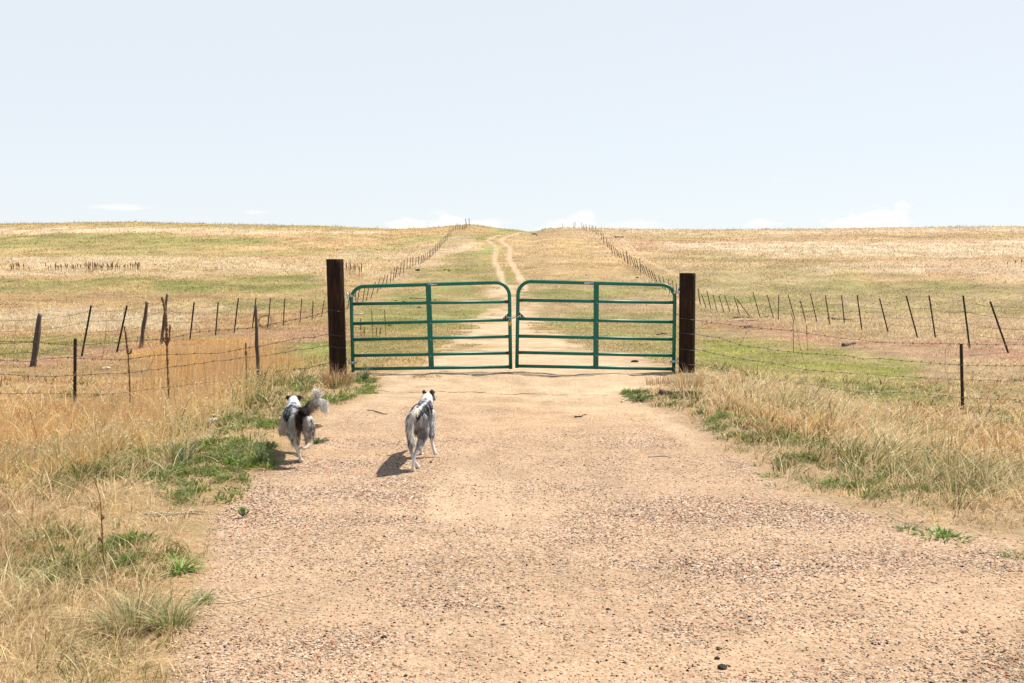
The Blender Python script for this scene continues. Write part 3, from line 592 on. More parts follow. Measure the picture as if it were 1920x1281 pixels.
# ---------------------------------------------------------------- the two green tube gates
def gate(mirror, label, hinge_x, free_x, tops, rails, bottoms, feet, brace_x):
    """numbers: rail heights read at the hinge side and the free side"""
    def W(x, y): return AT(x, y, GY)
    org = W((hinge_x[1] + free_x[1]) / 2, feet[0]); org[2] = float(Z(org[0], GY)); root = empty('tube_gate', (org[0], GY, org[2]), label, 'gate', 'green tube gates')
    def Lc(x, y): p = W(x, y); return Vector((p[0] - org[0], 0, p[2] - org[2]))
    def hx(y): return hinge_x[0] + (hinge_x[1] - hinge_x[0]) * (y - 540) / 155
    def fx(y): return free_x[0] + (free_x[1] - free_x[0]) * (y - 540) / 155
    sgn = 1 if fx(600) > hx(600) else -1
    r = .0265; px = FPX / GY; pts = [Lc(hx(feet[0]), feet[0])]; R0 = 25
    def arc(cx, cy, a0, a1):
        return [Lc(cx + sgn * R0 * math.cos(a), cy - R0 * math.sin(a)) for a in np.linspace(a0, a1, 9)]
    th, tf = tops
    pts.append(Lc(hx(620), 620)); pts += arc(hx(th + R0) + sgn * R0, th + R0, math.pi, math.pi / 2)
    pts += arc(fx(tf + R0) - sgn * R0, tf + R0, math.pi / 2, 0); pts.append(Lc(fx(620), 620)); pts.append(Lc(fx(feet[1]), feet[1]))
    MB().tube(pts, r, 14).obj('frame', M['paint'], root)
    for (a, b) in rails + [bottoms]:
        MB().tube([Lc(hx(a) + sgn * 2, a), Lc(fx(b) - sgn * 2, b)], .0235 if (a, b) != bottoms else .0245, 12).obj('rail', M['paint'], root)
    for (a, b) in rails[:1] + rails[3:]:
        MB().tube([Lc(fx(b) - sgn * 8, b + (a - b) * .03), Lc(fx(b) - sgn * 2.2, b)], .0242, 12, caps=False).obj('rust_patch', M['rust'], root)
    def yt(x, pr): h0 = hx(600); return pr[0] + (pr[1] - pr[0]) * (x - h0) / (fx(600) - h0)
    xt, xb = brace_x; p0 = Lc(xt, yt(xt, tops)); p1 = Lc(xb, yt(xb, bottoms)); w = .034
    bm = MB()
    for y0, y1 in ((-.034, -.028),): bm.prism([(p0.x - w, p0.z), (p0.x + w, p0.z), (p1.x + w, p1.z), (p1.x - w, p1.z)], y0, y1)
    for s in (-1, 1): bm.prism([(p0.x + s * w - .003, p0.z), (p0.x + s * w + .003, p0.z), (p1.x + s * w + .003, p1.z), (p1.x + s * w - .003, p1.z)], -.0275, .012)
    br = bm.obj('upright_brace', M['paint'], root)
    for (a, b) in rails:
        yy = yt(xt, (a, b)); p = Lc((xt + xb) / 2 + 2, yy + 3); MB().tube([(p.x, -.040, p.z), (p.x, -.034, p.z)], .006, 8).obj('bolt', M['galv'], br)
    # hinge clamps
    post, pb, pt, pr = (gpL if not mirror else gpR)
    for hy in ((555, 680) if not mirror else (548, 678)):
        p = Lc(hx(hy), hy); hb = MB(); s = -sgn
        hb.tube([(p.x, 0, p.z - .022), (p.x, 0, p.z + .022)], r + .008, 14)
        hb.box((p.x + s * .045, 0, p.z), (.05, .05, .036)); hb.box((p.x - s * .035, 0, p.z), (.035, .03, .03))
        cl = hb.obj('hinge_clamp', M['galv'], root)
        ex = AT((650 if not mirror else 1272), hy, GY)[0] - org[0]
        MB().tube([(p.x + s * .052, -.01, p.z - .03), (p.x + s * .052, -.01, p.z + .045)], .009, 8).tube([(p.x + s * .052, -.01, p.z + .03), (ex, -.005, p.z + .055)], .008, 8).obj('eye_bolt', M['galv'], cl)
        MB().tube([(p.x - s * .048, -.03, p.z), (p.x - s * .048, .03, p.z)], .009, 8).obj('clamp_bolt', M['rust'], cl)
    # latch plate: triangle in the corner above the middle rail
    ym = yt(fx(600), rails[1]); q = Lc(fx(ym), ym); s = -sgn
    pl = MB().prism([(q.x + s * .02, q.z + .012), (q.x + s * .115, q.z + .012), (q.x + s * .02, q.z + .105)], -.006, .004).obj('corner_plate', M['rust'], root)
    for dx, dz in ((.045, .03), (.078, .03), (.045, .062)):
        MB().tube([(q.x + s * dx, -.0085, q.z + dz), (q.x + s * dx, -.0065, q.z + dz)], .008, 10).obj('bolt', M['galv'], pl)
    # little maker's sticker on the top tube
    sx = 813 if not mirror else 1106; c = Lc(sx, yt(sx, tops)); sy = -(r + .0015)
    st = MB().box((c.x + .02, sy, c.z), (.055, .002, .03)).obj('sticker', M['sticker'], root)
    tb = MB(); tb.box((c.x - .045, sy, c.z - .002), (.072, .002, .022)); tb.obj('sticker_strip', M['stickerw'], st)
    tb = MB()
    for k, (dx, dz, w_, h_) in enumerate(((-.012, 0, .008, .018), (.0, .004, .01, .006), (.012, 0, .007, .018), (.026, .002, .012, .012), (.040, 0, .006, .018))): tb.box((c.x + dx + .008, sy - .0018, c.z + dz), (w_, .001, h_))
    tb.obj('sticker_mark', M['stickerw'], st)
    tb = MB()
    for dx in (-.07, -.058, -.046, -.032, -.02): tb.box((c.x + dx - .002, sy - .0018, c.z - .002), (.007, .001, .010))
    tb.obj('sticker_lettering', M['sticker'], st)
    return root, q, org
gL = gate(False, 'left green six-bar tube gate hinged on the taller post', (658, 662), (955, 957.5), (537, 530), [(570, 566), (607, 600), (637, 631), (667, 662)], (692, 688), (698, 692), (803, 809))
gR = gate(True, 'right green six-bar tube gate hinged on the shorter post', (1265.5, 1263), (971.5, 969), (534, 528), [(567.5, 563), (604, 598), (636.5, 630.5), (667, 661)], (692, 686.5), (697, 690), (1118, 1117))

# chain and padlock holding the free ends together
def chain(pts, label, hang=.0):
    o = empty('chain', pts[0], label, 'chain'); P = [Vector([float(v) for v in p]) - Vector([float(v) for v in pts[0]]) for p in pts]
    dense = []
    for a, b in zip(P[:-1], P[1:]):
        m = max(1, round((b - a).length / .022)); dense += [(a.lerp(b, k / m), (b - a).normalized()) for k in range(m)]
    bm = MB()
    for k, (p, d) in enumerate(dense):
        up = Vector((0, 1, 0)) if k % 2 else Vector((0, .2, 1)); s = d.cross(up).normalized()
        bm.tube([p + d * .018 * math.cos(a) + s * .009 * math.sin(a) for a in np.linspace(0, 6.28318, 11)], .0035, 5)
    bm.obj('links', M['galv'], o); return o
qL = gL[1] + Vector((gL[2][0], GY, gL[2][2])); qR = gR[1] + Vector((gR[2][0], GY, gR[2][2]))
chain([qL + Vector((-.05, -.02, .05)), qL + Vector((-.012, -.034, .035)), qL + Vector((.03, -.03, .022)), qR + Vector((-.02, -.03, .03)), qR + Vector((.05, -.012, .035))], 'short steel chain joining the free ends of the two gates')
def padlock():
    c = qL + Vector((.005, -.055, -.05)); o = empty('padlock', c, 'brass padlock hanging from the chain where the gates meet', 'padlock'); o.rotation_euler = (0, R(-14), 0)
    bm = bmesh.new(); bmesh.ops.create_cube(bm, size=1, matrix=Matrix.Diagonal((.046, .022, .055, 1)))
    bmesh.ops.bevel(bm, geom=bm.edges[:], offset=.005, segments=2, affect='EDGES'); me = bpy.data.meshes.new('lock_body'); bm.to_mesh(me); bm.free(); link('lock_body', me, M['brass'], o)
    MB().tube([(-.014, 0, .024), (-.014, 0, .05)] + [(.014 * math.cos(a), 0, .05 + .014 * math.sin(a)) for a in np.linspace(math.pi, 0, 8)] + [(.014, 0, .024)], .004, 8).obj('shackle', M['galv'], o)
    MB().tube([(0, -.0125, -.012), (0, -.0112, -.012)], .006, 10).obj('keyhole', M['dark'], o)
padlock()

# ---------------------------------------------------------------- fence posts and wires
def tpost_mesh():
    b = MB(); w = .024
    b.box((0, -.004, .5), (2 * w, .007, 1)); b.box((0, .016, .5), (.007, .033, 1))
    for k in range(20): b.box((0, -.011, .06 + k * .047), (.016, .007, .014))
    return b.mesh('steel_post')
def wpost_mesh(seed, r=.06):
    rd = random.Random(seed); b = MB(); zs = [0, .1, .25, .4, .55, .7, .85, .96, 1.0]
    b.tube([(rd.uniform(-1, 1) * r * .22, rd.uniform(-1, 1) * r * .2, z) for z in zs], [r * (1.15 - .25 * z + rd.uniform(-.16, .16)) for z in zs], 9)
    return b.mesh('wood_post', rough=r * .07, seed=seed)
TP = tpost_mesh(); TP.materials.append(M['tpost'])
WP = [wpost_mesh(k) for k in range(4)]
for m_ in WP: m_.materials.append(M['wood'])
def place(o, base, top, parent, thick=1.0, sink=.12):
    b = Vector([float(v) for v in base]); t = Vector([float(v) for v in top]); d = t - b; L = d.length; dn = d.normalized()
    o.location = b - dn * sink - parent.location; o.rotation_mode = 'QUATERNION'; q = Vector((0, 0, 1)).rotation_difference(dn)
    o.rotation_quaternion = q; o.scale = (thick, thick, L + sink)
def strand(name, pts, r, parent, barbs=None, sag=.0, seed=0, loc=None, wig=.0):
    rd = random.Random(seed); o = parent.location if parent else Vector((0, 0, 0)); P = [Vector([float(v) for v in p]) - o for p in pts]; D = []
    for i in range(len(P) - 1):
        a, b = P[i], P[i + 1]; n = max(2, min(14, int((b - a).length / .12)))
        for k in range(n):
            f = k / n; p = a.lerp(b, f); p.z -= sag * (b - a).length * 4 * f * (1 - f); p.z += rd.uniform(-wig, wig); p.y += rd.uniform(-wig, wig); D.append(p)
    D.append(P[-1]); mb = MB().tube(D, r, 5)
    if barbs:
        acc = 0
        for a, b in zip(D[:-1], D[1:]):
            acc += (b - a).length
            if acc > barbs:
                acc = 0; d = (b - a).normalized()
                for ang in (.6, 2.3):
                    v = Vector((d.x * .2, math.sin(ang) * .3, math.cos(ang) if ang < 1 else -.8)).normalized() * .019 + d * .012 * (1 if ang < 1 else -1)
                    mb.tube([b - v, b + v], [.0016, .0016], 4)
                mb.tube([b - d * .012, b + d * .012], r * 2, 5)
    return mb.obj(name, M['wire'], parent)
def pasture_fence(posts, label, name='wire_fence', ext=None):
    """posts: (base x, base y, top x, top y, kind)"""
    g0 = G(posts[0][0], posts[0][1]); root = empty(name, g0, label, 'fence', 'old barbed wire fences'); lines = [[], [], [], []]; pts = []
    for i, (bx, by, tx, ty, kind) in enumerate(posts):
        b = G(bx, by); t = AT(tx, ty, b[1]); L = np.linalg.norm(t - b)
        L2 = min(max(L, .75), 1.75)
        if abs(L2 - L) > .01:
            t = b + (t - b) / max(L, 1e-3) * L2
        pts.append((b, t, kind))
    for i, (b, t, kind) in enumerate(pts):
        far = b[1]
        if kind == 's': o = link('steel_post', TP, None, root); place(o, b, t, root, 1.0 + .5 * ss(40, 160, far))
        else: o = link('wood_post', WP[i % 4], None, root); place(o, b, t, root, {'w': .85, 'W': 1.0, 'v': .68}[kind] * (1 + .25 * float(ss(60, 200, far))))
        for k, f in enumerate((.28, .48, .70, .90)): lines[k].append(b + (t - b) * f + np.array([0, -.03, 0]))
    if ext:
        for k in range(4): lines[k].insert(0, lines[k][0] + np.array(ext))
    for k in range(4): strand('barbed_wire', lines[k], .005, root, barbs=None, sag=.012, seed=k, wig=.008)
    return root, pts
A = lambda L, ox, oy, s: [(ox + a / s, oy + b / s, ox + c / s, oy + d / s, k) for a, b, c, d, k in L]
left_posts = [(62, 688, 74, 590, 'W'), (153, 669, 171, 573, 's'), (219, 661, 238, 573, 's'), (264, 653, 275, 568, 'w'), (302, 645, 313, 553, 'v'), (356, 637, 364, 567, 's'), (404, 629, 409, 567, 's'),
    (439, 625, 447, 559, 's'), (473, 617, 480, 559, 's'), (502, 615, 507, 559, 's'), (531, 611, 534, 560, 's'), (562, 606, 566, 560, 's'), (585, 601, 587, 564, 's'), (603, 594, 608, 562, 's'), (630, 586, 632, 552, 's'),
    (652, 579, 656, 549, 's'), (668, 572, 666, 543, 's'), (670, 570, 674, 541, 's'), (680, 568, 684, 538, 's'), (687, 564, 692, 535, 's'), (695, 561, 704, 529, 's')]
left_posts += A([(200, 1215, 240, 1000, 's'), (255, 1145, 320, 950, 's'), (330, 1085, 357, 935, 's'), (390, 1060, 403, 885, 's'), (433, 1030, 448, 838, 's'), (458, 990, 490, 825, 'v'), (522, 960, 545, 770, 's'),
    (575, 925, 587, 735, 's'), (625, 865, 630, 700, 's'), (667, 865, 673, 705, 's'), (705, 830, 710, 695, 's'), (748, 810, 755, 695, 's'), (785, 800, 792, 680, 's'), (822, 795, 835, 670, 's'), (848, 780, 860, 655, 's'), (877, 755, 885, 635, 's'),
    (910, 740, 917, 615, 's'), (938, 720, 945, 600, 's'), (958, 700, 965, 590, 's'), (988, 675, 990, 570, 's'), (1005, 665, 1010, 555, 's'), (1028, 640, 1035, 510, 's'), (1052, 625, 1062, 490, 's'), (1080, 590, 1088, 480, 's'), (1105, 555, 1108, 435, 'v'),
    (1130, 520, 1140, 420, 's'), (1157, 495, 1170, 390, 's'), (1190, 455, 1197, 365, 's'), (1215, 405, 1222, 315, 's'), (1245, 375, 1250, 285, 's'), (1275, 335, 1280, 255, 's'), (1305, 305, 1325, 220, 's'), (1345, 300, 1345, 215, 's'),
    (1372, 300, 1375, 225, 's'), (1410, 310, 1413, 240, 's'), (1440, 305, 1445, 235, 's'), (1470, 278, 1452, 155, 'w'), (1506, 258, 1503, 148, 'w')], 680, 390, 7.533)
right_posts = A([(1785, 1290, 1630, 848, 's'), (1455, 1250, 1398, 797, 's'), (1162, 1167, 1106, 795, 's'), (1008, 1160, 910, 797, 's'), (755, 1115, 682, 822, 's'), (532, 1102, 490, 792, 's'), (383, 1060, 357, 792, 's'), (258, 1058, 217, 792, 's'),
    (150, 1045, 88, 778, 's'), (52, 1030, 2, 840, 's')], 1500, 380, 4.571)
right_posts += A([(1556, 1188, 1478, 915, 's'), (1382, 1178, 1388, 920, 's'), (1338, 1165, 1272, 925, 's'), (1198, 1145, 1132, 898, 's'), (1095, 1138, 965, 960, 's'), (997, 1122, 942, 937, 's'), (900, 1095, 848, 932, 's'), (842, 1105, 790, 932, 's'),
    (775, 1100, 730, 922, 's'), (710, 1072, 668, 880, 's'), (660, 1055, 617, 920, 's'), (605, 1030, 580, 860, 'v')], 1200, 380, 5.333)
right_posts += A([(1640, 1240, 1620, 1080, 's'), (1575, 1220, 1565, 1055, 's'), (1530, 1215, 1515, 1030, 's'), (1475, 1200, 1450, 1005, 's'), (1415, 1165, 1375, 965, 's'), (1380, 1140, 1315, 960, 's'), (1310, 1090, 1250, 925, 's'), (1275, 1055, 1213, 885, 's'), (1232, 1030, 1178, 860, 's'),
    (1190, 990, 1135, 825, 's'), (1150, 970, 1090, 795, 's'), (1110, 930, 1068, 790, 's'), (1062, 915, 1052, 708, 'v'), (1033, 870, 993, 710, 's'), (998, 855, 965, 708, 's'), (975, 840, 925, 680, 's'), (922, 820, 905, 665, 's'), (890, 805, 860, 610, 'w'), (850, 775, 810, 612, 'v'),
    (800, 730, 772, 610, 's'), (770, 710, 735, 590, 's'), (745, 690, 705, 560, 's'), (700, 670, 680, 550, 's'), (665, 650, 645, 515, 'v'), (635, 605, 612, 485, 's'), (602, 570, 575, 415, 'v'), (545, 500, 530, 350, 'v'), (515, 455, 500, 335, 's'),
    (465, 405, 460, 300, 's'), (440, 375, 425, 260, 'v'), (410, 350, 385, 250, 's'), (380, 335, 375, 245, 's'), (345, 325, 338, 235, 's'), (300, 320, 288, 225, 's'), (264, 320, 260, 235, 'v'), (240, 310, 228, 205, 's')], 1060, 390, 7.533)
FL = pasture_fence(left_posts, 'long barbed wire fence climbing the hill on the left of the track', ext=(-6, -2.2, .15))
FR = pasture_fence(right_posts, 'long barbed wire fence climbing the hill on the right of the track', ext=(5, -2.4, .1))
pasture_fence(A([(122, 277, 118, 205, 's'), (137, 277, 140, 195, 's'), (-35, 290, -42, 218, 's')], 1060, 390, 7.533), 'short run of three thin posts on the crest beside the notch')

def wing_fence(wires, posts, stays, label):
    b0 = AT(posts[0][0], posts[0][1], GY); root = empty('wire_fence', (b0[0], GY, Z(b0[0], GY)), label, 'fence', 'old barbed wire fences')
    for k, w in enumerate(wires): strand('barbed_wire', [AT(x, y, GY - .03) for x, y in w], .0036, root, barbs=.13, seed=k + 9, wig=.006)
    for bx, by, tx, ty, kind in posts:
        t = AT(tx, ty, GY); b = AT(bx, by, GY); b[2] = min(b[2], float(Z(b[0], GY)) )
        if kind == 's': place(link('steel_post', TP, None, root), b, t, root, .95, .1)
        else: place(link('wood_post', WP[1], None, root), b, t, root, .42, .1)
    for k, s in enumerate(stays): strand('stay_wire', [AT(x, y, GY - .05) for x, y in s], .0026, root, seed=k + 40, wig=.004)
    return root
wing_fence([[(-120, 640), (0, 640), (60, 641), (140, 648), (220, 642), (312, 635), (375, 622), (482, 614), (535, 602), (575, 596), (616, 584)],
            [(-120, 676), (0, 676), (50, 678), (115, 670), (140, 672), (225, 675), (300, 666), (412, 662), (487, 649), (550, 636), (590, 632), (617, 627)],
            [(-120, 702), (0, 703), (87, 706), (140, 704), (250, 699), (312, 690), (400, 678), (500, 666), (555, 657), (618, 648)],
            [(-120, 737), (0, 737), (140, 739), (212, 739), (275, 731), (400, 716), (530, 694), (580, 690), (618, 680)]],
           [(140, 768, 141, 635, 's'), (484, 680, 479, 574, 'w')], [[(276, 640), (291, 668), (275, 697)], [(30, 606), (27, 640), (25, 690)], [(200, 600), (197, 640), (192, 670)], [(565, 636), (545, 652), (520, 664)]],
           'low sagging barbed wire fence running left from the taller gate post')
wing_fence([[(1303, 600), (1350, 607), (1408, 614), (1484, 620), (1562, 632), (1660, 643), (1798, 645), (1920, 647), (2060, 650)],
            [(1303, 627), (1349, 634), (1388, 647), (1440, 655), (1497, 662), (1585, 667), (1618, 673), (1650, 672), (1710, 678), (1798, 685), (1920, 686), (2060, 690)],
            [(1303, 655), (1375, 670), (1450, 682), (1510, 693), (1595, 700), (1759, 711), (1805, 712), (1920, 715), (2060, 718)],
            [(1302, 682), (1365, 696), (1430, 708), (1497, 718), (1560, 728), (1611, 736), (1726, 737), (1805, 746), (1920, 750), (2060, 755)]],
           [(1805, 772, 1802, 645, 's')], [[(1493, 613), (1503, 662), (1512, 690), (1515, 703), (1508, 716), (1500, 719)], [(1773, 655), (1772, 690), (1779, 712), (1780, 737)], [(1404, 617), (1386, 647), (1380, 660)]],
           'low sagging barbed wire fence running right from the shorter gate post')

# coil of spare wire hanging on the left pasture fence
def wire_coil():
    p = G(494, 618); c = AT(498, 603, p[1] - .15); o = empty('wire_coil', c, 'tangled coil of rusty wire hung on the left pasture fence', 'wire coil'); b = MB(); rd = random.Random(3)
    px = p[1] / FPX
    for k in range(7):
        r = (13 + rd.uniform(-2.5, 2)) * px; ox, oz = rd.uniform(-.05, .05), rd.uniform(-.04, .04)
        b.tube([(ox + r * math.cos(a) * 1.08 + rd.uniform(-.012, .012), rd.uniform(-.03, .03), oz + r * math.sin(a) * .9 + rd.uniform(-.012, .012)) for a in np.linspace(0, 6.28318, 26)], .0045, 4)
    b.obj('coils', M['rust'], o)
wire_coil()


# ---------------------------------------------------------------- plants standing on their own, sticks, stones
def leafmesh(n, spread, hh, w, c1, c2, droop=.35, lean=(.3, 1.2), wfar=None, rad_pow=.5, seg=3, tip=1.15):
    a = rng.uniform(0, 6.2832, n); r_ = spread * rng.random(n) ** rad_pow; P = np.stack([np.cos(a) * r_, np.sin(a) * r_, np.zeros(n) - .005], 1)
    la = np.stack([np.cos(a), np.sin(a)], 1) * (rng.uniform(*lean, n) * (.4 + r_ / spread))[:, None]; m1 = rng.random((n, 1))
    c = (np.array(c1) * m1 + np.array(c2) * (1 - m1)) * rng.uniform(.75, 1.2, (n, 1))
    return blades(P, rng.uniform(.5, 1.1, n) * hh, np.full(n, w) * rng.uniform(.7, 1.3, n), la, c, droop, seg, c * tip)
def plant(px, py, name, label, cat, parts, group=None, part='foliage'):
    g = G(px, py); V, Q, T, C = merge(parts); o = link(name, npmesh(name, V, Q, T, np.clip(C, 0, .8)), M['leaf'], None, g); return tag(o, label, cat, group)
def bush(n_stem, hh, spread, c1, c2, lw=.007, leaves=26):
    """fine leafed weed: stems that carry many small leaves"""
    P = []; D = []
    for _ in range(n_stem):
        a = rng.uniform(0, 6.28); l = rng.uniform(0, 1) ** .6; tx, ty = math.cos(a) * spread * l, math.sin(a) * spread * l; h = hh * rng.uniform(.55, 1.05) * (1 - .35 * l)
        for k in range(leaves):
            t = rng.uniform(.15, 1); P.append((tx * t, ty * t, h * t))
    P = np.array(P); n = len(P); a = rng.uniform(0, 6.28, n); la = np.stack([np.cos(a), np.sin(a)], 1) * rng.uniform(.4, 1.6, (n, 1)); m1 = rng.random((n, 1)); c = (np.array(c1) * m1 + np.array(c2) * (1 - m1)) * rng.uniform(.7, 1.2, (n, 1))
    return blades(P, rng.uniform(.012, .03, n), np.full(n, lw), la, c, .2, 2)
G1, G2 = (.15, .27, .04), (.24, .34, .09); GS1, GS2 = (.16, .21, .10), (.24, .27, .15); D1, D2 = (.62, .50, .30), (.50, .36, .18)
plant(338, 1072, 'broadleaf_weed', 'bright green broad-leaved rosette at the left edge of the gravel', 'weed', [leafmesh(46, .05, .13, .020, G1, G2, .5, (.8, 1.5))])
plant(250, 1172, 'grass_clump', 'big green and straw bunchgrass clump low on the left verge', 'grass clump', [leafmesh(170, .13, .19, .005, (.17, .20, .08), (.30, .32, .13), .5, (.2, 1.6)), leafmesh(190, .16, .20, .005, D1, D2, .5, (.2, 1.7)), leafmesh(60, .12, .08, .006, (.10, .06, .04), D2, .5, (.2, 1.7))])
plant(322, 1176, 'grass_clump', 'narrower bunchgrass clump touching the gravel left of the big one', 'grass clump', [leafmesh(130, .08, .16, .005, (.17, .20, .08), G2, .5, (.2, 1.5)), leafmesh(120, .09, .17, .0048, D1, D2, .5, (.2, 1.6))])
plant(380, 1130, 'grass_clump', 'small green bunchgrass tuft at the end of a long pale straw', 'grass clump', [leafmesh(110, .04, .08, .0045, GS1, G2, .4, (.4, 1.4)), leafmesh(50, .04, .07, .0045, D1, D2, .45, (.5, 1.5))])
plant(492, 872, 'sage_weed', 'upright grey-green weed beside the running dog with the raised tail', 'weed', [bush(26, .25, .13, (.16, .24, .08), (.28, .34, .18), .008)])
plant(432, 878, 'sage_weed', 'bright green low weed just left of the upright grey-green one', 'weed', [bush(20, .10, .12, G1, G2, .011, 18)])
plant(345, 872, 'sage_weed', 'spindly grey-green weed in the left verge with bare lower stems', 'weed', [bush(22, .22, .15, GS1, GS2)])
plant(592, 832, 'sage_weed', 'small flat grey-green weed growing out on the gravel behind a dog', 'weed', [bush(26, .035, .13, GS1, GS2, .009)])
plant(684, 716, 'sage_weed', 'thin grey-green weed at the left end of the gates', 'weed', [bush(30, .25, .12, GS1, GS2, .008, 22)])
plant(428, 962, 'broadleaf_weed', 'tiny green sprout lying left of the taller sprout on bare gravel', 'weed', [leafmesh(16, .06, .035, .010, G1, GS1, .5, (.8, 1.8))])
plant(457, 972, 'broadleaf_weed', 'tiny upright green sprout alone on the bare gravel edge', 'weed', [bush(7, .085, .035, G1, GS1, .010, 14)])
plant(1766, 1008, 'broadleaf_weed', 'wide flat bright green weed on the right gravel edge', 'weed', [leafmesh(80, .15, .05, .018, G1, G2, .4, (.6, 1.6), rad_pow=.8)])
plant(1699, 994, 'broadleaf_weed', 'small tufted green weed left of the wide flat one', 'weed', [leafmesh(60, .05, .06, .007, G1, GS2, .4, (.6, 1.6))])
plant(1908, 1042, 'broadleaf_weed', 'spiky green weed at the right edge of the photo', 'weed', [leafmesh(36, .09, .05, .013, G1, G2, .4, (.6, 1.6))])
plant(1440, 893, 'broadleaf_weed', 'small green weed on gravel at the foot of the right verge', 'weed', [leafmesh(46, .07, .05, .012, G1, G2, .4, (.6, 1.6))])
plant(1462, 915, 'grass_clump', 'low dull green tuft alone on the right side of the drive', 'grass clump', [leafmesh(70, .09, .05, .006, GS1, GS2, .4, (.6, 1.8))])
plant(1530, 912, 'grass_clump', 'low green tuft at the edge of the straw on the right verge', 'grass clump', [leafmesh(110, .11, .07, .007, G1, GS2, .4, (.6, 1.6))])
plant(1196, 752, 'sage_weed', 'low grey-green weed creeping on to the dirt before the right gate', 'weed', [bush(50, .08, .24, GS1, G2, .011)])
plant(632, 722, 'dry_weed', 'tangled brown dead weed round the foot of the taller gate post', 'weed', [leafmesh(150, .17, .34, .0075, (.42, .25, .12), (.30, .17, .09), .3, (.05, .6)), leafmesh(70, .2, .22, .007, D1, D2, .3, (.2, .9))])
plant(1290, 728, 'dry_weed', 'curved straw grass blades round the foot of the shorter gate post', 'weed', [leafmesh(110, .15, .36, .008, (.50, .38, .22), (.42, .28, .14), .5, (.1, .9)), leafmesh(60, .2, .2, .008, D1, D2, .3, (.2, .9))])
plant(1240, 722, 'dry_weed', 'brown wiry dead weed between the right gate and the shorter post', 'weed', [leafmesh(120, .2, .2, .007, (.35, .22, .12), (.5, .36, .2), .3, (.1, .8))])
plant(800, 706, 'dry_weed', 'flattened brown dead weed under the middle of the left gate', 'weed', [leafmesh(120, .22, .07, .010, (.20, .12, .07), (.5, .36, .2), .3, (.4, 2))])
plant(1830, 700, 'dry_weed', 'untidy straw-coloured dead weed on the pasture behind the right fence', 'weed', [leafmesh(70, .3, .12, .012, (.20, .12, .07), (.5, .36, .2), .3, (.4, 2))])

def stalk(base, segs, label, name='mullein_stalk', cat='dead stalk', group=None, Yoff=0):
    """segs: (pixel path, radius start, radius end, knobbly, part name)"""
    g = G(*base); o = empty(name, g, label, cat, group); rd = random.Random(int(base[0]))
    for path, r0, r1, knob, part in segs:
        pts = [AT(x, y, g[1]) - g for x, y in path]; D = []
        for a, b in zip(pts[:-1], pts[1:]):
            m = max(2, int(np.linalg.norm(b - a) / .016)); D += [a + (b - a) * k / m for k in range(m)]
        D.append(pts[-1]); n = len(D); rs = [(r0 + (r1 - r0) * k / n) * (1 + (rd.uniform(-.35, .55) if knob else rd.uniform(-.12, .12))) for k in range(n)]
        D = [p + np.array([rd.uniform(-1, 1), rd.uniform(-1, 1), 0]) * r0 * .25 for p in D]
        MB().tube(D, rs, 7).obj(part, M['stalk'], o, rough=.0015 if knob else 0)
    return o
stalk((245, 772), [([(245, 772), (243, 715), (240, 664)], .011, .010, 1, 'stem'), ([(240, 664), (238, 650), (236, 630), (233, 612)], .017, .012, 1, 'seed_spike'), ([(241, 664), (245, 661), (247, 655)], .011, .009, 1, 'seed_spike')], 'dead mullein stalk with one short side arm, leftmost on the left verge')
stalk((318, 778), [([(319, 778), (316, 735), (314, 690), (313, 644)], .014, .012, 1, 'stem'), ([(313, 646), (312, 620), (311, 595), (308, 575), (303, 557)], .020, .012, 1, 'seed_spike'), ([(314, 643), (317.5, 636), (318.5, 609)], .014, .010, 1, 'seed_spike'), ([(311, 642), (306, 638), (305, 625)], .012, .008, 1, 'seed_spike')], 'tallest dead mullein stalk, branching like a candlestick on the left verge')
stalk((461, 738), [([(460, 738), (462, 700), (461, 665)], .007, .006, 1, 'stem'), ([(461, 666), (461, 643)], .013, .008, 1, 'seed_spike')], 'slim dead mullein stalk in front of the golden grass stand')
stalk((196, 1086), [([(197, 1086), (192, 1020), (190, 970), (187, 930), (176, 895)], .0035, .002, 0, 'stem'), ([(190, 975), (194, 971), (190, 965)], .006, .004, 1, 'dry_leaf'), ([(192, 1018), (186, 1008), (184, 1012)], .005, .003, 1, 'dry_leaf')], 'tall pale dead flower stem on the near left verge', 'dry_flower_stalk')
for bx, by, tx, ty in ((699, 634, 697, 582), (724, 633, 721, 581), (677, 634, 676, 597), (683, 632, 683, 613), (706, 633, 706, 613), (712, 633, 713, 615)):
    stalk((bx, by), [([(bx, by), ((bx + tx) / 2, (by + ty) / 2 + 3)], .010, .009, 0, 'stem'), ([((bx + tx) / 2, (by + ty) / 2 + 3), (tx, ty)], .020, .011, 1, 'seed_spike')], 'brown dead stalk seen through the left gate', 'mullein_stalk', group='dead stalks behind the left gate')
stalk((1488, 662), [([(1488, 662), (1487, 610), (1488, 600)], .009, .008, 0, 'stem'), ([(1488, 601), (1483, 588)], .010, .006, 1, 'seed_spike')], 'thin forked dead stalk beyond the right fence wires')
stalk((1514, 657), [([(1514, 657), (1513, 632)], .007, .006, 0, 'stem'), ([(1513, 633), (1512, 611)], .010, .006, 1, 'seed_spike')], 'thin straight dead stalk right of the forked one')
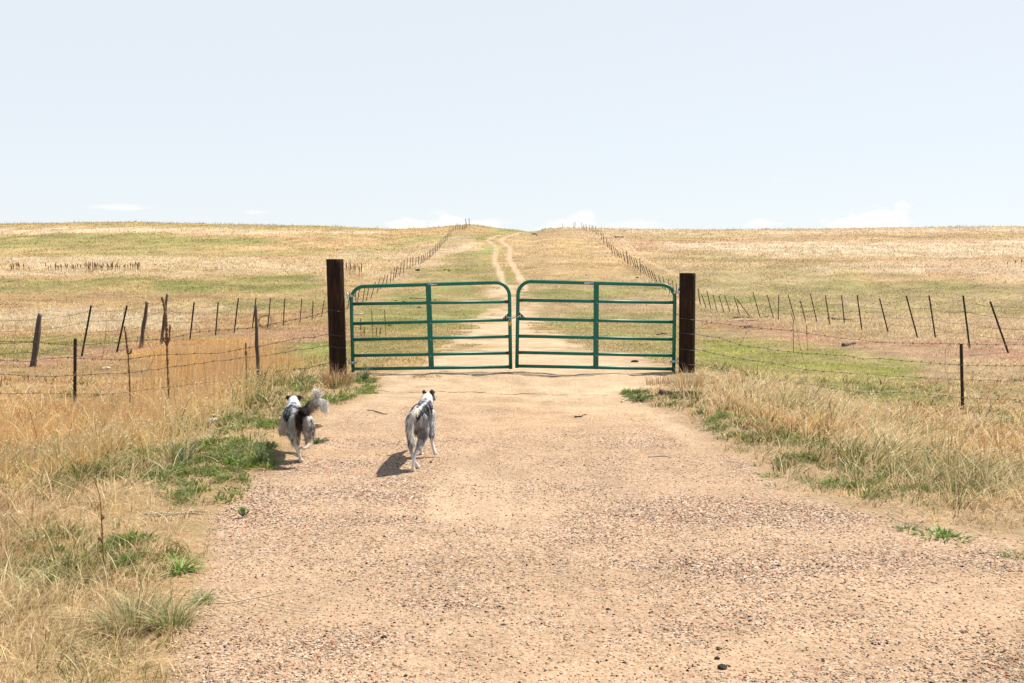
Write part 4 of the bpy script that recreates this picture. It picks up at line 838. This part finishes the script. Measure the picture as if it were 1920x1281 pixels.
def far_stalks(spots, label, group, r):
    proto = None
    for x, y, hpx, lean in spots:
        g = G(x, y)
        if proto is None:
            sd = random.Random(4); b = MB(); b.tube([(0, 0, 0), (.01, 0, .35), (-.01, 0, .6)], [.35, .3, .3], 5).tube([(-.01, 0, .55), (.01, 0, .7), (0, 0, .85), (.01, 0, 1)], [.8, 1.0, .9, .35], 6)
            me = b.mesh('dead_stalk'); me.materials.append(M['stalk'])
            for v in me.vertices: v.co.x *= r; v.co.y *= r
            proto = me
        o = link('dead_stalk', proto, None, None, g); h = hpx * g[1] / FPX; o.scale = (1, 1, h); o.rotation_euler = (0, lean, 0); tag(o, label, 'dead stalk', group)
rd_ = random.Random(12); sp = []
for x0, x1, n in ((20, 55, 12), (80, 96, 3), (102, 150, 18), (150, 226, 34), (230, 264, 12)):
    for k in range(n): sp.append((rd_.uniform(x0, x1), 508 + rd_.uniform(-2.5, 1.5), rd_.uniform(9, 17), rd_.uniform(-.08, .08)))
far_stalks(sp, 'tiny brown dead stalk in the long row on the left hillside', 'dead stalks in a row on the left hillside', .055)
far_stalks([(rd_.uniform(648, 679), 521 + rd_.uniform(-5, 2), rd_.uniform(20, 32), rd_.uniform(-.06, .06)) for k in range(15)], 'thin brown dead stalk just right of the taller gate post', 'dead stalks right of the taller gate post', .035)
far_stalks([(1889, 502, 12, 0), (1903, 501, 13, .05), (1915, 502, 17, 0)], 'thin dead stalk on the far right hillside', 'dead stalks on the right hillside', .05)

def stick(path, r, m, name, label, cat, dz=.0, wob=.3):
    P = [G(x, y) for x, y in path]; o = P[0]; rd = random.Random(int(path[0][0])); D = []
    for a, b in zip(P[:-1], P[1:]):
        for k in range(6): q = a + (b - a) * k / 6; D.append([q[0] - o[0] + rd.uniform(-1, 1) * r * wob, q[1] - o[1] + rd.uniform(-1, 1) * r * wob, float(Z(q[0], q[1])) - o[2] + r * .8 + dz])
    q = P[-1]; D.append([q[0] - o[0], q[1] - o[1], q[2] - o[2] + r * .8 + dz]); n = len(D)
    tag(link(name, MB().tube(D, [r * (1 - .5 * k / n) * rd.uniform(.8, 1.2) for k in range(n)], 7).mesh(name, rough=r * .12), m, None, o), label, cat)
stick([(345, 1137), (430, 1133), (527, 1113)], .0035, M['rope'], 'straw_stem', 'single long pale straw lying across the gravel, lower left', 'straw', wob=.2)
for k, (y0, dy) in enumerate(((966, 0), (970, -3), (962, 4))): stick([(272 + 9 * k, y0), (330 + 5 * k, y0 + dy - 2), (392 - 12 * k, y0 - 4)], .006, M['rope'], 'straw_stem', ('thick flattened straw stalk on the left verge, longest of three', 'flattened straw stalk on the left verge, middle of three', 'flattened straw stalk on the left verge, shortest of three')[k], 'straw')
stick([(1216, 858), (1240, 856), (1259, 859)], .006, M['rope'], 'twig', 'pale twig lying on the gravel right of centre', 'twig')
stick([(690, 770), (706, 773), (727, 778)], .008, M['paleWood'], 'twig', 'brown twig on the dirt left of the standing dog', 'twig')
stick([(1078, 783), (1090, 783), (1100, 778)], .008, M['wood'], 'twig', 'short dark twig on the dirt before the right gate', 'twig')
stick([(1165, 755), (1180, 745), (1202, 738)], .009, M['rope'], 'twig', 'pale bent twig at the weeds near the shorter gate post', 'twig')
stick([(708, 733), (780, 736), (850, 736), (920, 739), (980, 738), (1060, 741), (1140, 742)], .004, M['rust'], 'ground_cable', 'thin dark cable lying across the dirt in front of the gates', 'cable', dz=-.003, wob=2.0)
stick([(1236, 740), (1270, 741), (1318, 744)], .035, M['wood'], 'fallen_log', 'short grey log at the foot of the shorter gate post', 'log')
stick([(1364, 604), (1390, 602), (1420, 601)], .07, M['paleWood'], 'fallen_log', 'pale log on bare ground right of the shorter gate post', 'log')
stick([(1396, 616), (1405, 614), (1413, 611)], .06, M['wood'], 'fallen_log', 'dark stub of wood just below the pale log', 'log')
stick([(1580, 650), (1592, 648), (1604, 646)], .05, M['wood'], 'fallen_log', 'dark broken branch on bare ground beyond the right wires', 'log')
stick([(1375, 597), (1400, 596), (1445, 595)], .05, M['wood'], 'fallen_log', 'long thin dark branch above the pale log', 'log')
stick([(1552, 599), (1575, 601), (1598, 602)], .08, M['wood'], 'fallen_log', 'dark fallen post lying beneath the right pasture fence', 'log')
stick([(768, 560), (785, 560), (799, 560)], .06, M['paleWood'], 'plank', 'pale plank on the grass seen through the left gate', 'plank')
stick([(663, 591), (672, 591), (682, 588)], .05, M['bone'], 'fallen_log', 'white peeled branch beside the upright of the left gate', 'log')
stick([(1232, 629), (1240, 627), (1250, 628)], .035, M['wood'], 'fallen_log', 'dark and white broken branch seen through the right gate', 'log')
stick([(1153, 446), (1162, 446), (1170, 446)], .16, M['wood'], 'fallen_log', 'tiny dark log high on the right hillside by the old ruts', 'log')
def twine():
    g = G(1680, 972); rx, ry = 22 * g[1] / FPX, .16
    D = []
    for k in range(34):
        a = k * .26; q = (rx * (1 + .25 * math.sin(k * .31)) * math.cos(a) + .004 * k, ry * (.8 + .3 * math.sin(k * .47)) * math.sin(a)); D.append((q[0], q[1], float(Z(g[0] + q[0], g[1] + q[1])) - g[2] + .006 + .02 * abs(math.sin(k * .6))))
    tag(link('twine', MB().tube(D, .0028, 6).mesh('twine'), M['rope'], None, g), 'loop of pale twine on the ground at the right verge', 'twine')
twine()
def rock(px, py, r, m, label, cat='stone', name='stone', seed=1, sz=(1.2, 1, .8)):
    g = G(px, py); bm = bmesh.new(); bmesh.ops.create_icosphere(bm, subdivisions=3, radius=1); rd = np.random.default_rng(seed); P = np.array([v.co for v in bm.verts]); nz = vnoise3(P + seed * 3.1, 1.7, seed) - .5; n2 = vnoise3(P + 5, 5., seed + 3) - .5
    for v, a, b in zip(bm.verts, nz, n2): v.co = Vector((v.co.x * sz[0], v.co.y * sz[1], v.co.z * sz[2])) * r * (1 + a * 1.1 + b * .5)
    me = bpy.data.meshes.new(name); bm.to_mesh(me); bm.free(); tag(link(name, me, m, None, g + np.array([0, 0, r * sz[2] * .35])), label, cat)
rock(1355, 1256, .016, M['clod'], 'black pebble-sized clod near the bottom of the gravel, biggest of the dark ones', seed=2)
rock(1345, 1238, .009, M['clod'], 'small black pebble just above the biggest dark clod', seed=3); rock(720, 1198, .010, M['clod'], 'small black pebble low on the gravel left of centre', seed=4)
rock(1140, 1146, .008, M['clod'], 'small black pebble low on the gravel right of centre', seed=5); rock(808, 868, .009, M['clod'], 'small black pebble just right of the right-hand dog', seed=6); rock(641, 869, .008, M['clod'], 'small black pebble between the two dogs', seed=7)
rock(783, 508, .18, M['clod'], 'dark clod on the slope by the left hill fence', seed=8); rock(834, 507, .10, M['clod'], 'small dark clod, left of a pair on the slope', seed=9); rock(842, 508, .10, M['clod'], 'small dark clod, right of a pair on the slope', seed=10)
rock(1195, 522, .12, M['clod'], 'dark clod above the right gate on the slope', seed=11); rock(1002, 440, .34, M['clod'], 'dark and low boulder by the notch in the crest', 'boulder', 'boulder', seed=12, sz=(1.6, 1, .5)); rock(1008, 441.5, .22, M['bone'], 'white stone beside the dark boulder near the crest', seed=13)
rock(1100, 517, .16, M['bone'], 'tiny white stone on the slope above the right gate', seed=14, sz=(.6, .6, 1.3)); rock(199, 692, .06, M['bone'], 'white bone-like stone on the bare ground behind the left wires', seed=15, sz=(1.6, 1, .6)); rock(397, 793, .05, M['bone'], 'pinkish white stone in the dry grass of the left verge', seed=16)
rock(1190, 679, .045, M['clod'], 'flat dark clod seen under the right gate rails', seed=17, sz=(1.5, 1, .5)); rock(731, 612, .09, M['clod'], 'dark clod on the grass seen through the left gate', seed=18, sz=(1.4, 1, .6)); rock(1198, 432, .25, M['bone'], 'small pale stone on the crest right of the hill fence', seed=19)
for k, (x, y) in enumerate(((742, 564), (756, 566), (785, 577), (815, 563), (1210, 545), (1240, 548), (980, 543))):
    rock(x, y, .075, M['clod'], 'small dark clod on the grass seen through the left gate' if x < 900 else 'small dark clod on the grass seen through the right gate', seed=30 + k, sz=(1.8, 1, .5))
for o in [o for o in col.objects if o.get('label', '').startswith('small dark clod on the grass seen')]: o['group'] = 'dark clods seen through the ' + ('left' if 'left' in o['label'] else 'right') + ' gate'


# ---------------------------------------------------------------- the two dogs
def seg_near(P, segs):
    best = np.full(len(P), 1e9); idx = np.zeros(len(P), int); tt = np.zeros(len(P))
    for i, s in enumerate(segs):
        a, b = np.array(s[0][:3]), np.array(s[1][:3]); e = b - a; t = np.clip(((P - a) @ e) / (e @ e + 1e-9), 0, 1); r = s[0][3] + (s[1][3] - s[0][3]) * t
        d = np.linalg.norm(P - a - t[:, None] * e, axis=1) - r; m = d < best; best[m] = d[m]; idx[m] = i; tt[m] = t[m]
    return idx, tt
def dog(loc, rz, chains, ears, label, paint, eyes, nose, seed, torso_fur=.028, thigh_fur=.032, slim=1.0):
    """chains: region -> list of joints (x, y, z, r); one skin is remeshed over all of them"""
    root = empty('dog', loc, label, 'dog'); root.rotation_euler = (0, 0, rz); root.scale = (slim, 1, 1); bm = bmesh.new(); segs = []
    for reg, js in chains:
        for a, b in zip(js[:-1], js[1:]):
            segs.append((a, b, reg)); L = math.dist(a[:3], b[:3]); n = max(2, int(L / (min(a[3], b[3]) * .35)))
            for k in range(n + 1):
                t = k / n; p = [a[i] + (b[i] - a[i]) * t for i in range(4)]; bmesh.ops.create_icosphere(bm, subdivisions=2, radius=p[3], matrix=Matrix.Translation(p[:3]))
    me = bpy.data.meshes.new('tmp'); bm.to_mesh(me); bm.free(); t = bpy.data.objects.new('tmp', me); col.objects.link(t)
    md = t.modifiers.new('r', 'REMESH'); md.mode = 'VOXEL'; md.voxel_size = .0075; sm = t.modifiers.new('s', 'SMOOTH'); sm.iterations = 5; sm.factor = .6
    dg = bpy.context.evaluated_depsgraph_get(); body = bpy.data.meshes.new_from_object(t.evaluated_get(dg)); bpy.data.objects.remove(t); body.name = 'body'
    n = len(body.vertices); P = np.zeros(n * 3); body.vertices.foreach_get('co', P); P = P.reshape(-1, 3)
    idx, tt = seg_near(P, segs); C = paint(P, [segs[i][2] for i in idx], tt)
    ca = body.color_attributes.new('Col', 'FLOAT_COLOR', 'POINT'); cc = np.ones((n, 4)); cc[:, :3] = C * .8; ca.data.foreach_set('color', cc.ravel()); body.materials.clear()
    body.polygons.foreach_set('use_smooth', np.ones(len(body.polygons), bool)); link('body', body, M['hide'], root)
    # coat: tapered locks that follow the lie of the fur
    body.calc_loop_triangles(); nt = len(body.loop_triangles); T = np.zeros(nt * 3, int); body.loop_triangles.foreach_get('vertices', T); T = T.reshape(-1, 3)
    A_, B_, C_ = P[T[:, 0]], P[T[:, 1]], P[T[:, 2]]; N = np.cross(B_ - A_, C_ - A_); ar = np.linalg.norm(N, axis=1); N /= ar[:, None] + 1e-12; pk = rng.choice(nt, 26000, p=ar / ar.sum())
    u, v = rng.random(26000), rng.random(26000); f = u + v > 1; u[f], v[f] = 1 - u[f], 1 - v[f]; R_ = A_[pk] + u[:, None] * (B_ - A_)[pk] + v[:, None] * (C_ - A_)[pk]; N = N[pk]
    idx, tt = seg_near(R_, segs); reg = np.array([segs[i][2] for i in idx]); ax = np.array([np.subtract(s[1][:3], s[0][:3]) for s in segs]); ax /= np.linalg.norm(ax, axis=1)[:, None]; flow = ax[idx].copy()
    flow[reg == 'torso'] *= -1; flow[reg == 'neck'] *= -1; flow[reg == 'head'] *= -1; flow += np.array([0, 0, -.45])
    ln = np.select([reg == 'torso', reg == 'neck', reg == 'head', reg == 'tail', reg == 'thigh', reg == 'arm', reg == 'leg'], [torso_fur, .044, .012, .050, thigh_fur, .030, .010], .01)
    ln = np.where((reg == 'thigh') & (N[:, 1] < -.2), ln * 1.25, ln); ln = np.where(reg == 'tail', ln * (.65 + .6 * (R_[:, 2] * 0 + rng.random(len(R_)))), ln) * rng.uniform(.6, 1.25, len(R_))
    D = flow * .9 + N * np.where(reg == 'tail', .42, .26)[:, None] + rng.normal(0, .16, N.shape); D /= np.linalg.norm(D, axis=1)[:, None]; S = np.cross(D, N + rng.normal(0, .3, N.shape)); S /= np.linalg.norm(S, axis=1)[:, None] + 1e-9
    w = np.where(reg == 'leg', .0022, .0034)[:, None]; c0 = paint(R_ + rng.normal(0, .006, R_.shape), list(reg), tt) * rng.uniform(.62, 1.3, (len(R_), 1)); base = R_ - N * .002; mid = base + D * (ln * .5)[:, None]; tip = base + D * ln[:, None] + np.array([0, 0, -1]) * (ln ** 2 * 3.0)[:, None]
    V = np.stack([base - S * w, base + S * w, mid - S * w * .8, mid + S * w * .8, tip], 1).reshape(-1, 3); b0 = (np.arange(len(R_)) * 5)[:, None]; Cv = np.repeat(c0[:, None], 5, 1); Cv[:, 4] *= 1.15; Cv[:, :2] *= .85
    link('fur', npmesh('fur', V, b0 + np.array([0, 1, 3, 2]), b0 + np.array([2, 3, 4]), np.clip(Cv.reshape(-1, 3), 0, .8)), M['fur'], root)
    for e in ears:
        (bx, by, bz), (tx, ty, tz), (fx, fy, fz), wd, ecol = e; b_, t_, f_ = Vector((bx, by, bz)), Vector((tx, ty, tz)), Vector((fx, fy, fz)); s_ = (t_ - b_).cross(Vector((0, 1, .2))).normalized(); bm = bmesh.new(); rows = []
        for q, k in ((b_, 1.0), (b_.lerp(t_, .5), .95), (t_, .62), (t_.lerp(f_, .55), .42), (f_, .10)):
            th = Vector((0, .007, 0)); rows.append([bm.verts.new(q - s_ * wd * k - th * .6), bm.verts.new(q - th * 1.6), bm.verts.new(q + s_ * wd * k - th * .6), bm.verts.new(q + s_ * wd * k * .9 + th), bm.verts.new(q - s_ * wd * k * .9 + th)])
        for A1, B1 in zip(rows[:-1], rows[1:]):
            for k in range(5): bm.faces.new((A1[k], A1[(k + 1) % 5], B1[(k + 1) % 5], B1[k])).smooth = True
        bm.faces.new(rows[0][::-1]); bm.faces.new(rows[-1]); bmesh.ops.recalc_face_normals(bm, faces=bm.faces); m_ = bpy.data.meshes.new('ear'); bm.to_mesh(m_); bm.free()
        ca = m_.color_attributes.new('Col', 'FLOAT_COLOR', 'POINT'); cl = np.ones((len(m_.vertices), 4)); cl[:, :3] = ecol; ca.data.foreach_set('color', cl.ravel()); link('ear', m_, M['hide'], root)
    for p in eyes:
        bm = bmesh.new(); bmesh.ops.create_uvsphere(bm, u_segments=12, v_segments=8, radius=.0095, matrix=Matrix.Translation(p)); m_ = bpy.data.meshes.new('eye'); bm.to_mesh(m_); bm.free(); link('eye', m_, M['eye'], root)
    bm = bmesh.new(); bmesh.ops.create_uvsphere(bm, u_segments=12, v_segments=8, radius=.013, matrix=Matrix.Translation(nose)); m_ = bpy.data.meshes.new('nose'); bm.to_mesh(m_); bm.free(); link('nose', m_, M['nose'], root)
    return root
def toes(x, y, z, fwd=(0, 1)):
    return [('leg', [(x, y, z, .016), (x + o_ * .011 + fwd[0] * .026, y + fwd[1] * .026, z - .003, .0095)]) for o_ in (-1.2, -.4, .4, 1.2)]
WHITE = np.array([.76, .72, .66]); CREAM = np.array([.72, .58, .40]); GREY = np.array([.21, .215, .24]); LGREY = np.array([.42, .42, .44]); BLACK = np.array([.025, .022, .024]); TAN = np.array([.48, .30, .16]); DBROWN = np.array([.075, .045, .03])
def mixc(a, b, t): t = np.asarray(t)[:, None]; return a * (1 - t) + b * t
def merle(P, s, st=(1, .45, .55), dark=.5):
    Q = P * np.array(st); a = vnoise3(Q, 44, s); b = vnoise3(Q * np.array([2.2, .8, .8]), 60, s + 3); f = a * .6 + b * .4
    c = mixc(np.broadcast_to(GREY, P.shape), LGREY, ss(.47, .56, f)); c = mixc(c, WHITE, ss(.55, .63, f) * .7); return mixc(c, BLACK, (1 - ss(dark - .12, dark - .03, f)) * .88)
def paint2(P, reg, tt):
    reg = np.array(reg); x, y, z = P[:, 0], P[:, 1], P[:, 2]; c = merle(P, 3, (1, .45, .55), .54); n = vnoise3(P, 40, 8)
    col_ = mixc(c, WHITE, ss(.56, .60, y + .05 * (n - .5)) * (1 - ss(.70, .735, y))); c = np.where(((reg == 'torso') | (reg == 'neck') | (reg == 'head'))[:, None], col_, c)
    hd = mixc(np.broadcast_to(GREY * .7, P.shape), BLACK, ss(.45, .6, n)); hd = mixc(hd, WHITE, 1 - ss(.008, .018, np.abs(x - .008))); hd = mixc(hd, WHITE, ss(.85, .88, y)); c = np.where((reg == 'head')[:, None], hd, c)
    th = mixc(c, LGREY, .3 * np.ones(len(P))); th = mixc(th, TAN, (1 - ss(.015, .05, np.abs(x + .02))) * (1 - ss(.30, .36, z)) * .85); c = np.where((reg == 'thigh')[:, None], th, c)
    lg = mixc(np.broadcast_to(WHITE, P.shape), GREY, ss(.10, .17, z) * .75); lg = np.where(((y > .3) & (x > 0))[:, None], WHITE * np.array([1, .97, .9]), lg); c = np.where((reg == 'leg')[:, None], lg, c)
    ta = mixc(np.broadcast_to(CREAM * .6 + WHITE * .4, P.shape), WHITE, ss(.40, .6, n)); ta = mixc(ta, LGREY, ss(.58, .70, vnoise3(P, 30, 19)) * .6); return np.where((reg == 'tail')[:, None], ta, c)
def paint1(P, reg, tt):
    reg = np.array(reg); x, y, z = P[:, 0], P[:, 1], P[:, 2]; c = merle(P, 13, (1.1, .35, .45), .54); n = vnoise3(P, 30, 18)
    c = mixc(c, WHITE, ss(.46, .62, y + .25 * (n - .5)) * .8); c = mixc(c, DBROWN, (1 - ss(.10, .24, y + .12 * (n - .5))) * ss(.22, .28, z) * (1 - ss(.02, .055, np.abs(x + .01 + .05 * (n - .5)))) * .95)
    hd = mixc(np.broadcast_to(WHITE, P.shape), BLACK, ss(.03, .045, np.abs(x + .2)) * .9); c = np.where((reg == 'head')[:, None], hd, c)
    th = mixc(mixc(c, WHITE, .35 * np.ones(len(P))), CREAM, 1 - ss(.20, .26, z)); th = mixc(th, BLACK, ss(.50, .57, vnoise3(P * np.array([1, 1, .3]), 40, 23)) * .85); c = np.where((reg == 'thigh')[:, None], th, c)
    lg = mixc(np.broadcast_to(WHITE * np.array([1, .93, .82]), P.shape), TAN * 1.1, ss(.10, .16, z) * .35); c = np.where(((reg == 'leg') | (reg == 'arm'))[:, None], lg, c)
    ta = mixc(np.broadcast_to(DBROWN, P.shape), LGREY, ss(.5, .62, n) * .5); k = ss(.055, .11, x + .05 * (n - .5)); ta = mixc(ta, WHITE, k); ta = mixc(ta, DBROWN * 4, k * ss(.62, .70, vnoise3(P, 24, 29)) * .6); return np.where((reg == 'tail')[:, None], ta, c)
ch2 = [('torso', [(0, .03, .435, .058), (-.004, .16, .435, .066), (-.006, .34, .41, .078), (-.004, .48, .40, .080), (.0, .58, .405, .074)]), ('neck', [(.0, .58, .425, .064), (.006, .70, .465, .052)]),
       ('head', [(.006, .72, .470, .044), (.010, .78, .475, .046), (.024, .825, .462, .033), (.044, .88, .448, .022), (.050, .905, .444, .018)]),
       ('thigh', [(.040, .04, .40, .052), (.046, .07, .33, .048), (.044, .10, .265, .036), (.015, .04, .19, .022)]), ('leg', [(.015, .04, .19, .021), (-.010, -.015, .145, .016), (-.026, -.035, .08, .0145), (-.030, -.035, .028, .0145)]),
       ('thigh', [(-.044, .04, .40, .052), (-.058, .09, .33, .047), (-.066, .13, .26, .034), (-.064, .10, .19, .022)]), ('leg', [(-.064, .10, .19, .020), (-.058, .05, .150, .016), (-.034, .065, .07, .0145), (-.008, .085, .024, .0145)]),
       ('arm', [(.052, .55, .36, .046), (.066, .52, .26, .032), (.066, .50, .20, .025)]), ('leg', [(.066, .50, .20, .023), (.068, .52, .135, .0175), (.088, .485, .075, .0155), (.100, .47, .052, .016)]),
       ('arm', [(-.050, .56, .36, .044), (-.055, .52, .26, .032), (-.05, .53, .20, .024)]), ('leg', [(-.05, .53, .20, .022), (-.042, .57, .11, .016), (-.042, .585, .03, .015), (-.042, .60, .018, .015)]),
       ('tail', [(.004, .0, .475, .020), (-.014, -.040, .462, .020), (-.040, -.062, .41, .018), (-.046, -.070, .34, .016), (-.030, -.065, .28, .012), (-.012, -.06, .24, .007)])]
ch2 += toes(-.030, -.035, .018) + toes(-.008, .085, .018) + toes(-.042, .60, .018) + toes(.100, .47, .046, (.2, .6))
dog((-.735, 7.60, float(Z(-.735, 7.6))), R(-1.5), ch2,
    [((-.024, .745, .505), (-.036, .745, .532), (-.046, .765, .520), .018, BLACK * .9 + DBROWN * .5), ((.034, .76, .502), (.050, .765, .532), (.066, .785, .498), .023, BLACK * .9 + DBROWN * .5)],
    'blue merle dog with a hanging cream tail and pricked dark ears, walking towards the gates', paint2, [(.008, .835, .485), (.048, .83, .480)], (.054, .922, .448), 2, .026, .028, .92)
ch1 = [('torso', [(.0, .05, .335, .066), (-.05, .18, .335, .070), (-.10, .34, .325, .086), (-.145, .48, .32, .086), (-.165, .56, .33, .078)]), ('neck', [(-.165, .56, .345, .068), (-.185, .66, .375, .056)]),
       ('head', [(-.19, .68, .385, .050), (-.2, .74, .388, .054), (-.208, .79, .372, .036), (-.218, .86, .352, .023), (-.221, .885, .348, .019)]),
       ('thigh', [(-.035, .05, .33, .060), (-.055, .08, .26, .050), (-.052, .10, .205, .034), (-.040, .05, .165, .024)]), ('leg', [(-.040, .05, .165, .022), (-.024, .005, .125, .0165), (.000, -.008, .07, .015), (.012, -.005, .026, .015)]),
       ('thigh', [(.045, .05, .33, .058), (.052, .11, .26, .046), (.058, .14, .20, .030), (.056, .10, .15, .020)]), ('leg', [(.056, .10, .15, .020), (.055, .06, .12, .017), (.038, .03, .110, .016), (.020, .01, .118, .016)]),
       ('arm', [(-.09, .50, .29, .048), (-.03, .46, .24, .034), (.02, .40, .225, .026)]), ('leg', [(.02, .40, .225, .024), (.07, .34, .240, .022), (.105, .31, .250, .020)]),
       ('arm', [(-.21, .50, .28, .048), (-.235, .46, .21, .032), (-.235, .43, .18, .024)]), ('leg', [(-.235, .43, .18, .022), (-.225, .47, .16, .017), (-.215, .45, .15, .016)]),
       ('tail', [(.005, .02, .375, .026), (.04, -.01, .415, .026), (.085, -.03, .452, .027), (.13, -.045, .485, .028), (.165, -.055, .503, .027), (.195, -.06, .495, .024), (.215, -.06, .455, .015)]), ('tail', [(.16, -.05, .515, .024), (.165, -.05, .555, .015), (.155, -.05, .585, .007)])]
ch1 += toes(.012, -.005, .019) + toes(.105, .31, .250, (.5, .1)) + toes(-.215, .45, .148, (0, .3))
dog((-1.70, 7.86, float(Z(-1.70, 7.86))), 0, ch1,
    [((-.232, .74, .415), (-.262, .735, .430), (-.275, .75, .400), .023, BLACK * .9 + DBROWN * .2), ((-.166, .74, .415), (-.135, .735, .432), (-.112, .75, .412), .023, BLACK * .9 + DBROWN * .3)],
    'white, black and grey dog galloping with its bushy dark and white tail raised', paint1, [(-.225, .80, .395), (-.188, .80, .395)], (-.224, .903, .352), 1, .036, .042)
